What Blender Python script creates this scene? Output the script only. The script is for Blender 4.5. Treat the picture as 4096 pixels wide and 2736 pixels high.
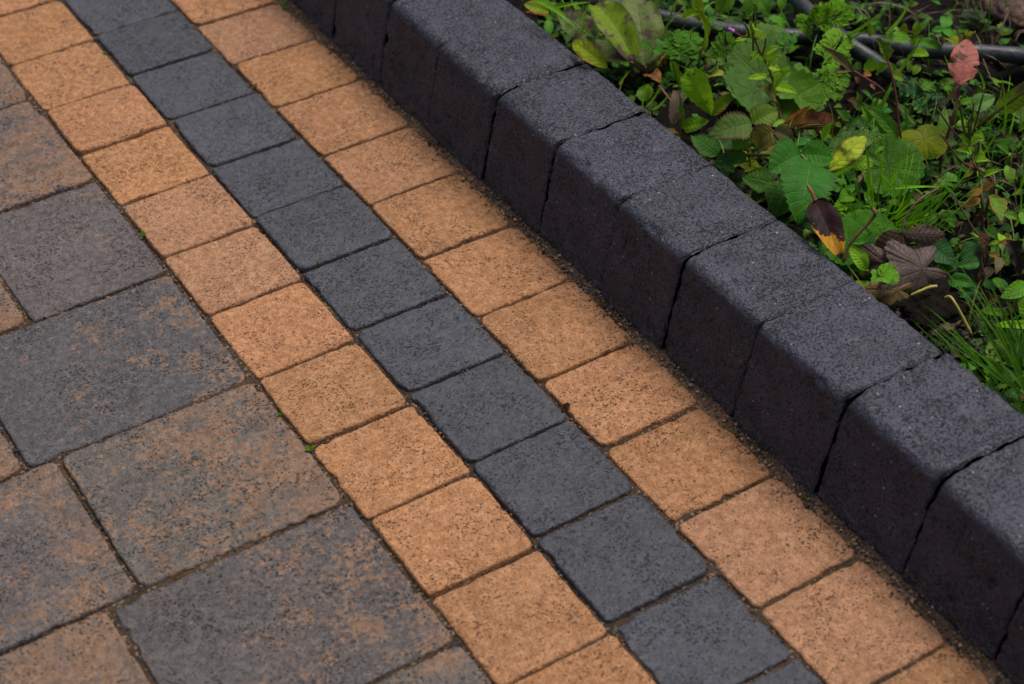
import bpy, math, random
import numpy as np
from mathutils import Vector, Matrix
R_ = math.radians
random.seed(7)
for o in list(bpy.data.objects): bpy.data.objects.remove(o, do_unlink=True)
scene = bpy.context.scene
COL = scene.collection

# ------------------------------------------------------------------ camera, sky, sun, exposure
CAM = np.array((-0.4398, -1.5803, 1.0603)); CROT = (0.8512, -0.0004, -0.5688); FPX = 1805.8
cd = bpy.data.cameras.new('camera'); cam = bpy.data.objects.new('camera', cd); COL.objects.link(cam)
cam.location = CAM; cam.rotation_euler = CROT
cd.sensor_width = 36.0; cd.lens = FPX / 1024 * 36; cd.clip_start = .02; cd.clip_end = 500
cd.dof.use_dof = True; cd.dof.focus_distance = 1.60; cd.dof.aperture_fstop = 6.3
scene.camera = cam
w = bpy.data.worlds.new('World'); scene.world = w; w.use_nodes = True
wn = w.node_tree.nodes; wl = w.node_tree.links; wn.clear()
SUN_EL, SUN_AZ = R_(68), R_(75)          # azimuth measured from +Y towards +X
sky = wn.new('ShaderNodeTexSky'); sky.sky_type = 'NISHITA'; sky.sun_disc = False
sky.sun_elevation = SUN_EL; sky.sun_rotation = SUN_AZ; sky.air_density = 1.0; sky.dust_density = 3.0; sky.ozone_density = 1.0
hs = wn.new('ShaderNodeHueSaturation'); hs.inputs['Saturation'].default_value = .8
bg = wn.new('ShaderNodeBackground'); bg.inputs['Strength'].default_value = .05
wo = wn.new('ShaderNodeOutputWorld')
wl.new(sky.outputs[0], hs.inputs['Color']); wl.new(hs.outputs[0], bg.inputs['Color']); wl.new(bg.outputs[0], wo.inputs['Surface'])
sd = bpy.data.lights.new('sun', 'SUN'); sun = bpy.data.objects.new('sun', sd); COL.objects.link(sun)
sd.energy = 1.5; sd.angle = R_(28); sd.color = (1, .96, .9)
sdir = Vector((math.sin(SUN_AZ) * math.cos(SUN_EL), math.cos(SUN_AZ) * math.cos(SUN_EL), math.sin(SUN_EL)))
sun.rotation_euler = sdir.to_track_quat('Z', 'Y').to_euler(); sun.location = sdir * 5
scene.view_settings.view_transform = 'Standard'; scene.view_settings.look = 'None'
scene.view_settings.gamma = 1; scene.view_settings.exposure = 0.85; scene.view_settings.use_curve_mapping = False

# ------------------------------------------------------------------ helpers
def rotm(a):
    cx, sx, cy, sy, cz, sz = math.cos(a[0]), math.sin(a[0]), math.cos(a[1]), math.sin(a[1]), math.cos(a[2]), math.sin(a[2])
    return np.array([[cz,-sz,0],[sz,cz,0],[0,0,1]]) @ np.array([[cy,0,sy],[0,1,0],[-sy,0,cy]]) @ np.array([[1,0,0],[0,cx,-sx],[0,sx,cx]])
CR = rotm(CROT)
def at(n, z):
    """photo pixel (4096 wide) on the horizontal level z -> world point"""
    d = CR @ np.array([(n[0]*.25-512)/FPX, -(n[1]*.25-342)/FPX, -1.0])
    return CAM + d * ((z-CAM[2])/d[2])
def hsh(a):
    a = (a ^ (a >> np.uint32(16))) * np.uint32(0x7feb352d); a = (a ^ (a >> np.uint32(15))) * np.uint32(0x846ca68b)
    return a ^ (a >> np.uint32(16))
def noise(P, scale, seed=0, octv=1, rough=.5):
    P = np.asarray(P, float) * scale; out = np.zeros(len(P)); amp = 1; tot = 0
    for o in range(octv):
        i = np.floor(P).astype(np.int64); f = P - i; f = f*f*(3-2*f); v = np.zeros(len(P))
        for dx in (0,1):
            for dy in (0,1):
                for dz in (0,1):
                    with np.errstate(over='ignore'):
                        h = hsh(((i[:,0]+dx)*73856093 ^ (i[:,1]+dy)*19349663 ^ (i[:,2]+dz)*83492791 ^ (seed*2654435 + o*977)).astype(np.uint32))
                    wgt = (f[:,0] if dx else 1-f[:,0])*(f[:,1] if dy else 1-f[:,1])*(f[:,2] if dz else 1-f[:,2])
                    v += wgt * (h.astype(float)/4294967295.0*2-1)
        out += v*amp; tot += amp; amp *= rough; P = P*2.03 + 11.7
    return out/tot
def mesh(name, verts, faces, mat=None, smooth=True, uv=None, col=None):
    me = bpy.data.meshes.new(name); me.from_pydata([tuple(v) for v in verts], [], faces)
    if smooth: me.polygons.foreach_set('use_smooth', [True]*len(me.polygons))
    if mat: me.materials.append(mat)
    if uv is not None:
        l = me.uv_layers.new(name='UVMap'); li = np.zeros(len(me.loops), np.int32); me.loops.foreach_get('vertex_index', li)
        l.data.foreach_set('uv', np.asarray(uv, np.float32)[li].ravel())
    if col is not None:
        a = me.color_attributes.new('col', 'FLOAT_COLOR', 'POINT'); a.data.foreach_set('color', np.asarray(col, np.float32).ravel())
    me.update(); return me
def obj(name, me, parent=None, loc=(0,0,0), color=None):
    o = bpy.data.objects.new(name, me); COL.objects.link(o); o.location = loc
    if parent: o.parent = parent
    if color: o.color = (*color[:3], color[3] if len(color) > 3 else 1)
    return o
def tag(o, label=None, cat=None, group=None, kind=None):
    if label: o['label'] = label
    if cat: o['category'] = cat
    if group: o['group'] = group
    if kind: o['kind'] = kind
    return o
def grid_faces(nu, nv, off=0):
    a = np.arange(nu*nv).reshape(nu, nv) + off
    return np.stack([a[:-1,:-1], a[1:,:-1], a[1:,1:], a[:-1,1:]], -1).reshape(-1,4).tolist()

# ------------------------------------------------------------------ node helper
class NT:
    def __init__(s, name):
        s.m = bpy.data.materials.new(name); s.m.use_nodes = True; s.t = s.m.node_tree; s.t.nodes.clear()
    def n(s, ty, **kw):
        nd = s.t.nodes.new(ty)
        for k, v in kw.items():
            if k in nd.inputs.keys() if isinstance(k, str) and k[0].isupper() else False: s.set(nd.inputs[k], v)
            else: setattr(nd, k, v)
        return nd
    def set(s, sock, v):
        if isinstance(v, bpy.types.NodeSocket): s.t.links.new(v, sock)
        elif isinstance(v, (tuple, list)) and len(v) == 3 and sock.type == 'RGBA': sock.default_value = (*v, 1)
        else: sock.default_value = v
    def math(s, op, a, b=None, c=None, clamp=False):
        nd = s.t.nodes.new('ShaderNodeMath'); nd.operation = op; nd.use_clamp = clamp
        for i, v in enumerate((a, b, c)):
            if v is not None: s.set(nd.inputs[i], v)
        return nd.outputs[0]
    def mix(s, f, a, b, blend='MIX'):
        nd = s.t.nodes.new('ShaderNodeMix'); nd.data_type = 'RGBA'; nd.blend_type = blend
        s.set(nd.inputs[0], f); s.set(nd.inputs[6], a); s.set(nd.inputs[7], b); return nd.outputs[2]
    def ramp(s, f, lo, hi, a=0., b=1.):
        nd = s.t.nodes.new('ShaderNodeMapRange'); nd.interpolation_type = 'SMOOTHSTEP'
        s.set(nd.inputs[0], f); s.set(nd.inputs[1], lo); s.set(nd.inputs[2], hi); s.set(nd.inputs[3], a); s.set(nd.inputs[4], b); return nd.outputs[0]
    def noise(s, vec, scale, detail=2., rough=.5, dist=0.):
        nd = s.t.nodes.new('ShaderNodeTexNoise'); s.set(nd.inputs['Vector'], vec)
        for k, v in (('Scale', scale), ('Detail', detail), ('Roughness', rough), ('Distortion', dist)): s.set(nd.inputs[k], v)
        return nd.outputs['Fac']
    def voro(s, vec, scale, feature='F1', out='Distance', rnd=1.):
        nd = s.t.nodes.new('ShaderNodeTexVoronoi'); nd.feature = feature; s.set(nd.inputs['Vector'], vec); s.set(nd.inputs['Scale'], scale); s.set(nd.inputs['Randomness'], rnd)
        return nd.outputs[out]
    def bump(s, h, dist, strength=1., normal=None):
        nd = s.t.nodes.new('ShaderNodeBump'); s.set(nd.inputs['Height'], h); s.set(nd.inputs['Distance'], dist); s.set(nd.inputs['Strength'], strength)
        if normal is not None: s.set(nd.inputs['Normal'], normal)
        return nd.outputs[0]
    def out(s, sh):
        o = s.t.nodes.new('ShaderNodeOutputMaterial'); s.t.links.new(sh, o.inputs[0]); return s.m
    def pos(s, rnd=True):
        g = s.t.nodes.new('ShaderNodeNewGeometry').outputs['Position']
        if not rnd: return g
        oi = s.t.nodes.new('ShaderNodeObjectInfo')
        va = s.t.nodes.new('ShaderNodeVectorMath'); va.operation = 'ADD'
        cmb = s.t.nodes.new('ShaderNodeCombineXYZ'); k = s.math('MULTIPLY', oi.outputs['Random'], 7.3)
        for i in range(3): s.set(cmb.inputs[i], k)
        s.set(va.inputs[0], g); s.set(va.inputs[1], cmb.outputs[0]); return va.outputs[0]
    def bsdf(s, color, rough, normal=None, spec=.5):
        b = s.t.nodes.new('ShaderNodeBsdfPrincipled'); s.set(b.inputs['Base Color'], color); s.set(b.inputs['Roughness'], rough); s.set(b.inputs['Specular IOR Level'], spec)
        if normal is not None: s.set(b.inputs['Normal'], normal)
        return b.outputs[0]

def mat_concrete(name, patch=None, second=None, pit_col=(.03,.02,.015), pale=(.5,.36,.26), spec=.45, pit=.5, rough0=.62, grit=True):
    """object colour = base tone; its alpha = how much of the second tone shows"""
    t = NT(name); P = t.pos(); oi = t.n('ShaderNodeObjectInfo'); base = oi.outputs['Color']; amt = oi.outputs['Alpha']
    big = t.noise(P, 11, 3, .55); mid = t.noise(P, 46, 4, .6); grain = t.noise(P, 620, 3, .65); grn2 = t.noise(P, 240, 4, .62, .4)
    col = t.mix(t.ramp(big, .3, .7), t.mix(.22, base, (0,0,0)), t.mix(.10, base, pale))
    col = t.mix(t.ramp(mid, .35, .75, 0, .35), col, t.mix(.35, base, pale))
    if second:
        pn = t.math('ADD', t.math('MULTIPLY', t.noise(P, 17, 6, .72), .52), t.math('MULTIPLY', t.noise(P, 200, 4, .7), .48))
        tc = t.n('ShaderNodeTexCoord'); sxl = t.n('ShaderNodeSeparateXYZ'); t.set(sxl.inputs[0], tc.outputs['Object'])
        pn = t.math('ADD', pn, t.math('MULTIPLY', sxl.outputs[0], .55))
        thr = t.math('SUBTRACT', .605, t.math('MULTIPLY', amt, .20))
        m = t.ramp(pn, thr, t.math('ADD', thr, .07), 0, .85)
        col = t.mix(m, col, t.mix(t.ramp(grain, .35, .65), second, t.mix(.4, second, (.03,.02,.015))))
        st = t.math('SUBTRACT', .70, t.math('MULTIPLY', amt, .10)); spk = t.ramp(t.noise(P, 120, 4, .65), st, t.math('ADD', st, .05), 0, .75)
        col = t.mix(spk, col, t.mix(t.ramp(big, .4, .6), second, (.34,.2,.12)))
        col = t.mix(t.ramp(t.noise(P, 22, 4, .6, .3), .45, .68, 0, .55), col, t.mix(.5, base, (.06,.05,.055)))
    # scattered aggregate grains of other colours
    vc = t.n('ShaderNodeTexVoronoi'); t.set(vc.inputs['Vector'], P); t.set(vc.inputs['Scale'], 330.)
    sep = t.n('ShaderNodeSeparateColor'); t.set(sep.inputs[0], vc.outputs['Color'])
    incell = t.ramp(t.math('ADD', vc.outputs['Distance'], t.math('MULTIPLY', grain, .5)), .62, .42)
    clump = t.ramp(t.noise(P, 34, 2), .45, .62)
    col = t.mix(t.math('MULTIPLY', t.math('MULTIPLY', t.ramp(sep.outputs[0], .90, .92), incell), clump), col, t.mix(.35, (.065,.07,.085), base))
    col = t.mix(t.math('MULTIPLY', t.ramp(sep.outputs[1], .93, .96, 0, .7), incell), col, pale)
    # every grain has its own tone
    col = t.mix(t.ramp(sep.outputs[2], 0, 1, 0, .45), col, t.mix(.5, col, pit_col))
    col = t.mix(t.ramp(grain, .25, .75), t.mix(.5, col, pit_col), t.mix(.2, col, pale))
    col = t.mix(t.ramp(t.noise(P, 150, 3, .6), .38, .66), t.mix(.28, col, pit_col), t.mix(.10, col, pale))
    # pits, clumped
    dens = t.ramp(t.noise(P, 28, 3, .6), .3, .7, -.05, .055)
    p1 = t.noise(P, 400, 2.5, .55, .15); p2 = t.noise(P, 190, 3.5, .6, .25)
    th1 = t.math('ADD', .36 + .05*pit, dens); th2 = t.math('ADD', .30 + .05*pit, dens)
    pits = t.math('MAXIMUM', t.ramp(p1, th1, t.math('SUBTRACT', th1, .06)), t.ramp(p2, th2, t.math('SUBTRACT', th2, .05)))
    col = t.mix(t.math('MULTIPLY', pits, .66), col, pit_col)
    h = t.math('ADD', t.math('MULTIPLY', grn2, 1.0), t.math('MULTIPLY', grain, .45))
    h = t.math('SUBTRACT', h, t.math('MULTIPLY', pits, 1.0))
    h = t.math('SUBTRACT', h, t.math('MULTIPLY', vc.outputs['Distance'], .35))
    h = t.math('ADD', h, t.math('MULTIPLY', mid, 1.2))
    nrm = t.bump(h, .0017, 1.)
    rough = t.math('ADD', rough0 - .10, t.math('MULTIPLY', grain, .2))
    rough = t.math('ADD', rough, t.math('MULTIPLY', pits, .2))
    return t.out(t.bsdf(col, rough, nrm, spec))

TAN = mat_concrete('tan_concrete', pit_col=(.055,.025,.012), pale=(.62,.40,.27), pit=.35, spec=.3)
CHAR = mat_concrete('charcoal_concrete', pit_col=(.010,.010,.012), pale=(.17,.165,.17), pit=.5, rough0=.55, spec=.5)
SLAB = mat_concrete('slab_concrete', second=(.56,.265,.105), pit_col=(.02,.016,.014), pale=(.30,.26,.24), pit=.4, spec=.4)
def mat_kerb():
    t = NT('kerb_concrete'); P = t.pos(); Pw = t.pos(False); oi = t.n('ShaderNodeObjectInfo'); base = oi.outputs['Color']
    mid = t.noise(P, 40, 4, .6); grain = t.noise(P, 520, 3, .65); g2 = t.noise(P, 210, 4, .62, .5)
    col = t.mix(t.ramp(mid, .3, .72), t.mix(.3, base, (0,0,0)), t.mix(.12, base, (.16,.15,.2)))
    vc = t.n('ShaderNodeTexVoronoi'); t.set(vc.inputs['Vector'], P); t.set(vc.inputs['Scale'], 230.)
    sep = t.n('ShaderNodeSeparateColor'); t.set(sep.inputs[0], vc.outputs['Color'])
    inc = t.ramp(vc.outputs['Distance'], .32, .16)
    col = t.mix(t.math('MULTIPLY', t.ramp(sep.outputs[0], .962, .975), inc), col, (.34,.31,.28))
    col = t.mix(t.ramp(grain, .25, .75), t.mix(.42, col, (.007,.007,.009)), t.mix(.06, col, (.25,.25,.32)))
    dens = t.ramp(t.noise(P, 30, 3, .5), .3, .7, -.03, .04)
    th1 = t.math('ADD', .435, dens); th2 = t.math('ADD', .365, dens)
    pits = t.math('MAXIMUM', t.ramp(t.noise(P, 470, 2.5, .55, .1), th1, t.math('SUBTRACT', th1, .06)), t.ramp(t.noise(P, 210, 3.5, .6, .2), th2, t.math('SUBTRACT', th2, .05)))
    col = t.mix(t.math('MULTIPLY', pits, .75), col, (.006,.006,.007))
    # pale efflorescence and dusty foot
    eff = t.ramp(t.noise(P, 19, 5, .7, .3), .64, .78, 0, .12)
    col = t.mix(eff, col, (.24,.23,.25))
    sx = t.n('ShaderNodeSeparateXYZ'); t.set(sx.inputs[0], Pw)
    foot = t.math('MULTIPLY', t.ramp(sx.outputs[2], .02, .0), t.ramp(t.noise(P, 260, 4, .7), .46, .62))
    col = t.mix(t.math('MULTIPLY', foot, .7), col, (.20,.13,.08))
    h = t.math('ADD', g2, t.math('MULTIPLY', grain, .45)); h = t.math('SUBTRACT', h, t.math('MULTIPLY', pits, 1.1)); h = t.math('ADD', h, mid)
    nrm = t.bump(h, .0020, 1.)
    rough = t.math('ADD', .46, t.math('MULTIPLY', pits, .35))
    return t.out(t.bsdf(col, rough, nrm, .52))
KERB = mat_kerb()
def mat_sand():
    t = NT('joint_sand'); P = t.pos(False)
    a = t.noise(P, 25, 4, .6); g = t.noise(P, 480, 4, .7)
    vc = t.n('ShaderNodeTexVoronoi'); t.set(vc.inputs['Vector'], P); t.set(vc.inputs['Scale'], 420.)
    sep = t.n('ShaderNodeSeparateColor'); t.set(sep.inputs[0], vc.outputs['Color'])
    sx = t.n('ShaderNodeSeparateXYZ'); t.set(sx.inputs[0], P); dust_lift = t.ramp(sx.outputs[0], .285, .305)  # tan dust along the kerb foot, colour also lightened to offset the kerb's shade
    col = t.mix(t.ramp(a, .35, .7), t.mix(dust_lift, (.055,.034,.02), (.15,.088,.048)), t.mix(dust_lift, (.15,.08,.038), (.36,.20,.10)))
    col = t.mix(t.ramp(g, .3, .7), t.mix(.5, col, (.015,.011,.008)), col)
    col = t.mix(t.ramp(sep.outputs[0], .86, .9, 0, .8), col, (.28,.2,.14)); col = t.mix(t.ramp(sep.outputs[1], .86, .9, 0, .8), col, (.05,.052,.06))
    moss = t.ramp(t.noise(P, 14, 4, .7), .66, .72); col = t.mix(t.math('MULTIPLY', moss, .55), col, (.05,.075,.015))
    return t.out(t.bsdf(col, .85, t.bump(t.math('ADD', g, t.math('MULTIPLY', vc.outputs['Distance'], -.7)), .002), .25))
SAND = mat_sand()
def mat_soil():
    t = NT('dark_soil'); P = t.pos(False)
    a = t.noise(P, 18, 5, .65); g = t.noise(P, 230, 5, .7)
    col = t.mix(t.ramp(a, .3, .7), (.006,.0045,.0035), (.022,.015,.010)); col = t.mix(t.ramp(g, .35, .7), t.mix(.5, col, (.004,.003,.003)), col)
    return t.out(t.bsdf(col, .8, t.bump(t.math('ADD', g, a), .006), .12))
SOIL = mat_soil()
def mat_vcol(name, rough=.7, spec=.4, bs=700, bd=.0004):
    t = NT(name); a = t.n('ShaderNodeAttribute', attribute_name='col'); P = t.pos(False)
    g = t.noise(P, bs, 3, .6); col = t.mix(t.ramp(g, .3, .7), t.mix(.35, a.outputs[0], (.01,.008,.006)), a.outputs[0])
    return t.out(t.bsdf(col, rough, t.bump(g, bd), spec))
GRIT = mat_vcol('grit_stone')

# ------------------------------------------------------------------ the paving
def axis(L, n_mid):
    e = np.array([0,.0006,.0014,.0025,.004,.006,.009]); k = max(2, int((L-.018)/n_mid))
    return np.concatenate([e, np.linspace(.009, L-.009, k+1)[1:-1], (L-e)[::-1]])
def paver_mesh(name, W, H, mat, seed, fine, rc=.009, re=.0026, depth=.05, rough=1.0):
    xs = axis(W, fine)-W/2; ys = axis(H, fine)-H/2
    X, Y = np.meshgrid(xs, ys, indexing='ij'); nx, ny = X.shape
    x, y = X.ravel().copy(), Y.ravel().copy()
    rs = np.random.RandomState(seed)
    # plan: rounded corners, each its own radius
    rcs = rc*rs.uniform(.45, 1.15, 4); ci = (x > 0)*2+(y > 0)*1; r = rcs[ci]
    ix, iy = W/2-r, H/2-r
    qx = np.sign(x)*np.maximum(np.abs(x)-ix, 0); qy = np.sign(y)*np.maximum(np.abs(y)-iy, 0)
    q = np.hypot(qx, qy); mx = np.maximum(np.abs(qx), np.abs(qy)); k = np.where(q > 1e-9, mx/np.maximum(q, 1e-9), 1)
    corner = (np.abs(qx) > 0) & (np.abs(qy) > 0)
    d = np.where(corner, r-mx, np.minimum(W/2-np.abs(x), H/2-np.abs(y)))
    x = np.where(corner, np.clip(x, -ix, ix)+qx*k, x); y = np.where(corner, np.clip(y, -iy, iy)+qy*k, y)
    d = np.maximum(d, 0)
    P = np.stack([x, y, np.full_like(x, seed*.37)], 1)
    # irregular outline
    nx_, ny_ = np.where(corner, qx, np.where(W/2-np.abs(x) < H/2-np.abs(y), np.sign(x), 0)), np.where(corner, qy, np.where(W/2-np.abs(x) < H/2-np.abs(y), 0, np.sign(y)))
    ln = np.maximum(np.hypot(nx_, ny_), 1e-9); nx_, ny_ = nx_/ln, ny_/ln
    ofs = (noise(P, 45, seed, 2)*.0006 + noise(P, 260, seed+5, 2)*.0008)*rough
    chip = np.maximum(noise(P, 55, seed+9, 2)-.34, 0)*.009*rough
    fall = np.exp(-d/.005)
    x = x+nx_*(ofs-chip*.8-.0004)*fall; y = y+ny_*(ofs-chip*.8-.0004)*fall
    r2 = re*(1+.35*noise(P, 30, seed+3))+chip*1.2
    dd = np.clip(d, 0, r2)
    z = -(r2-np.sqrt(np.maximum(r2*r2-(r2-dd)**2, 0)))*.95
    z += noise(P, 22, seed+1, 2)*.0007*rough + noise(P, 95, seed+2, 2)*.00045*rough + noise(P, 330, seed+4, 2)*.00035
    # hollow scabs on the worn face
    z -= np.maximum(noise(P, 60, seed+13, 3)-.38, 0)*.006*rough
    V = np.stack([x, y, z], 1); F = grid_faces(nx, ny)
    idx = np.arange(nx*ny).reshape(nx, ny)
    loop = np.concatenate([idx[:-1,0], idx[-1,:-1], idx[:0:-1,-1], idx[0,:0:-1]])
    lv = V[loop].copy(); lv[:,2] = -depth; n0 = len(V); V = np.concatenate([V, lv]); m = len(loop)
    for i in range(m):
        j = (i+1) % m; F.append([int(loop[j]), int(loop[i]), n0+i, n0+j])
    F.append([n0+i for i in range(m)])
    return mesh(name, V, F, mat)

pav = obj('pavement', None); bpy.data.objects.remove(pav)
nxs, nys = 150, 330
gx = np.linspace(-1.0, .325, nxs); gy = np.linspace(-1.7, .9, nys)
GX, GY = np.meshgrid(gx, gy, indexing='ij'); GP = np.stack([GX.ravel(), GY.ravel(), np.zeros(GX.size)], 1)
gz = -.0038+noise(GP, 30, 3, 3)*.0022+noise(GP, 120, 4, 2)*.0008
foot = np.clip((GP[:,0]-.298)/.012, 0, 1); gz += foot*(.0055+.0025*noise(GP, 26, 8, 3))
GP[:,2] = gz
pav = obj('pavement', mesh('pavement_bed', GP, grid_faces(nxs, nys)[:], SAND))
tag(pav, 'block paving of tan and charcoal sett rows beside large mottled slabs', kind='structure')
def in_view(x, y): return -.36 < x < .5 and -1.12 < y < .3
pid = [0]
def paver(name, x0, x1, y0, y1, mat, color, rc=.009, label=None, dz=None, rough=1.0):
    pid[0] += 1; s = pid[0]*17; rs = random.Random(s)
    cx, cy = (x0+x1)/2, (y0+y1)/2; vis = in_view(cx, cy)
    o = obj(name, paver_mesh(name, x1-x0, y1-y0, mat, s, .0026 if vis else .02, rc, rough=rough), pav, (cx, cy, (rs.uniform(-.0012, .0012) if dz is None else dz)), color)
    o.rotation_euler = (R_(rs.uniform(-.45,.45)), R_(rs.uniform(-.45,.45)), R_(rs.uniform(-.6,.6)))
    if label: o['label'] = label
    return o
def joints(mid, lo, hi, pitch):
    r = random.Random(int(abs(mid[0])*1e4)); a = list(mid)
    while a[0] < hi: a.insert(0, a[0]+pitch*r.uniform(.97, 1.03))
    while a[-1] > lo: a.append(a[-1]-pitch*r.uniform(.97, 1.03))
    return a
LO, HI = -1.45, .55
JL = joints([.114,.010,-.083,-.186,-.284,-.3815,-.4835,-.5805,-.68,-.778], LO, HI, .1)
JD = joints([.120,.023,-.076,-.176,-.273,-.372,-.472,-.570,-.671,-.770,-.8735], LO, HI, .1)
JR = joints([.078,-.015,-.115,-.2185,-.3155,-.416,-.5155,-.6185,-.7155,-.816,-.9215], LO, HI, .1)
rt = random.Random(3)
def tanc():
    k = rt.uniform(.84, 1.14); h = rt.uniform(-.02, .03)
    if rt.random() < .28: return (.62*k, .272*k, .112*k)
    return ((.70+h)*k, (.283+.2*h)*k, .080*k*rt.uniform(.85, 1.15))
def charc():
    k = rt.uniform(.85, 1.25); return (.059*k, .060*k*rt.uniform(.98,1.03), .082*k)
g = .0011
for J, (a, b), nm, mt, cf in ((JL, (-.0015,.0972), 'tan_sett', TAN, tanc), (JD, (.0998,.2008), 'charcoal_sett', CHAR, charc), (JR, (.2034,.3075), 'tan_sett', TAN, tanc)):
    for y1, y0 in zip(J[:-1], J[1:]):
        paver(nm, a+rt.uniform(-.0008,.0008), b+rt.uniform(-.0008,.0008), y0+g*rt.uniform(.6,1.5), y1-g*rt.uniform(.6,1.5), mt, cf())
# large slabs: courses of 174 mm, stone widths as seen
DK, PU, GT = (.082,.082,.094), (.165,.128,.122), (.175,.145,.118)
CO = [.73,.56,.39,.213,.040,-.131,-.305,-.480,-.653,-.825,-1.0,-1.174,-1.35,-1.52]
SL = {3: [(-.004,-.18,GT,.6),(-.184,-.39,PU,.4)], 4: [(-.0042,-.178,DK,.75),(-.182,-.39,PU,.4)], 5: [(-.0042,-.138,PU,.08),(-.1415,-.316,GT,.85)],
      6: [(-.0042,-.2085,DK,.42),(-.212,-.35,GT,1.0)], 7: [(-.0042,-.1835,GT,.72),(-.187,-.363,(.16,.13,.118),.45)], 8: [(-.0042,-.2115,(.108,.088,.087),.42),(-.215,-.389,(.19,.148,.112),.8)], 9: [(-.0042,-.184,GT,.45),(-.19,-.39,PU,.4)]}
for ci in range(len(CO)-1):
    y1, y0 = CO[ci], CO[ci+1]; row = list(SL.get(ci, [(-.006,-.18,PU,.4)])); x = row[-1][1]-.005
    while x > -.8:
        wd = rt.choice((.134,.172,.204)); row.append((x, x-wd, rt.choice((DK,PU,GT)), rt.uniform(.1,.8))); x -= wd+.005
    for xa, xb, c, am in row:
        paver('paving_slab', xb, xa, y0+.0015, y1-.0015, SLAB, (*c, am), rc=.013, rough=1.25)

# grit in the joints, thickest along the kerb foot
def ico():
    t = (1+5**.5)/2; v = np.array([(-1,t,0),(1,t,0),(-1,-t,0),(1,-t,0),(0,-1,t),(0,1,t),(0,-1,-t),(0,1,-t),(t,0,-1),(t,0,1),(-t,0,-1),(-t,0,1)], float); v /= np.linalg.norm(v[0])
    f = np.array([(0,11,5),(0,5,1),(0,1,7),(0,7,10),(0,10,11),(1,5,9),(5,11,4),(11,10,2),(10,7,6),(7,1,8),(3,9,4),(3,4,2),(3,2,6),(3,6,8),(3,8,9),(4,9,5),(2,4,11),(6,2,10),(8,6,7),(9,8,1)])
    return v, f
IV, IF = ico()
def grains(pts, sizes, cols, mat, name, flat=.7, seed=1):
    rs = np.random.RandomState(seed); n = len(pts)
    s = np.asarray(sizes)[:,None,None]*rs.uniform(.55, 1.25, (n,12,1)); sc = rs.uniform(.6, 1.2, (n,1,3)); sc[:,:,2] *= flat
    V = IV[None]*s*sc; a = rs.uniform(0, 6.28, n); c, sn = np.cos(a)[:,None], np.sin(a)[:,None]
    V = np.stack([V[...,0]*c-V[...,1]*sn, V[...,0]*sn+V[...,1]*c, V[...,2]], -1)+np.asarray(pts)[:,None,:]
    F = (IF[None]+np.arange(n)[:,None,None]*12).reshape(-1,3).tolist()
    return mesh(name, V.reshape(-1,3), F, mat, False, col=np.repeat(np.concatenate([cols, np.ones((n,1))], 1), 12, 0))
rs = np.random.RandomState(5)
pts = []; sz = []
def add_pts(n, fx, fy, fz, smin, smax):
    for _ in range(n):
        pts.append((fx(), fy(), fz())); sz.append(smin+(smax-smin)*rs.rand()**3)
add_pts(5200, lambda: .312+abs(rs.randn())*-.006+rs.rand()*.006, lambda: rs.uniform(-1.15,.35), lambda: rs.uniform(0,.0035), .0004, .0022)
for xj in (-.004, .0985, .2021): add_pts(1500, lambda: xj+rs.randn()*.0016, lambda: rs.uniform(-1.12,.3), lambda: rs.uniform(-.005,-.0015), .0004, .0018)
for J, a, b in ((JL,0,.097),(JD,.1,.2),(JR,.203,.302)):
    for y in J:
        if -1.15 < y < .3: add_pts(34, lambda: rs.uniform(a,b), lambda: y+rs.randn()*.0009, lambda: rs.uniform(-.005,-.001), .0004, .0014)
for y in CO:
    if -1.1 < y < .3: add_pts(320, lambda: rs.uniform(-.4,0), lambda: y+rs.randn()*.0018, lambda: rs.uniform(-.006,-.002), .0005, .0021)
for ci, row in SL.items():
    for s_ in row: add_pts(120, lambda: s_[1]-.0025+rs.randn()*.0016, lambda: rs.uniform(CO[ci+1],CO[ci]), lambda: rs.uniform(-.006,-.002), .0005, .0021)
add_pts(260, lambda: rs.uniform(-.35,.3), lambda: rs.uniform(-1.1,.28), lambda: .0003, .0003, .0009)
pal = np.array([(.42,.24,.13),(.34,.19,.10),(.16,.11,.075),(.05,.05,.055),(.33,.27,.22),(.16,.09,.05),(.06,.035,.025)])
cols = pal[rs.choice(7, len(pts), p=[.2,.2,.2,.13,.05,.14,.08])]*rs.uniform(.7,1.2,(len(pts),1))*np.where(np.array(pts)[:,:1] > .29, 1.1, .62)  # grains at the kerb foot coloured lighter to make up for its shade
tag(obj('joint_grit', grains(np.array(pts), sz, cols, GRIT, 'joint_grit'), pav), kind='stuff')

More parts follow.
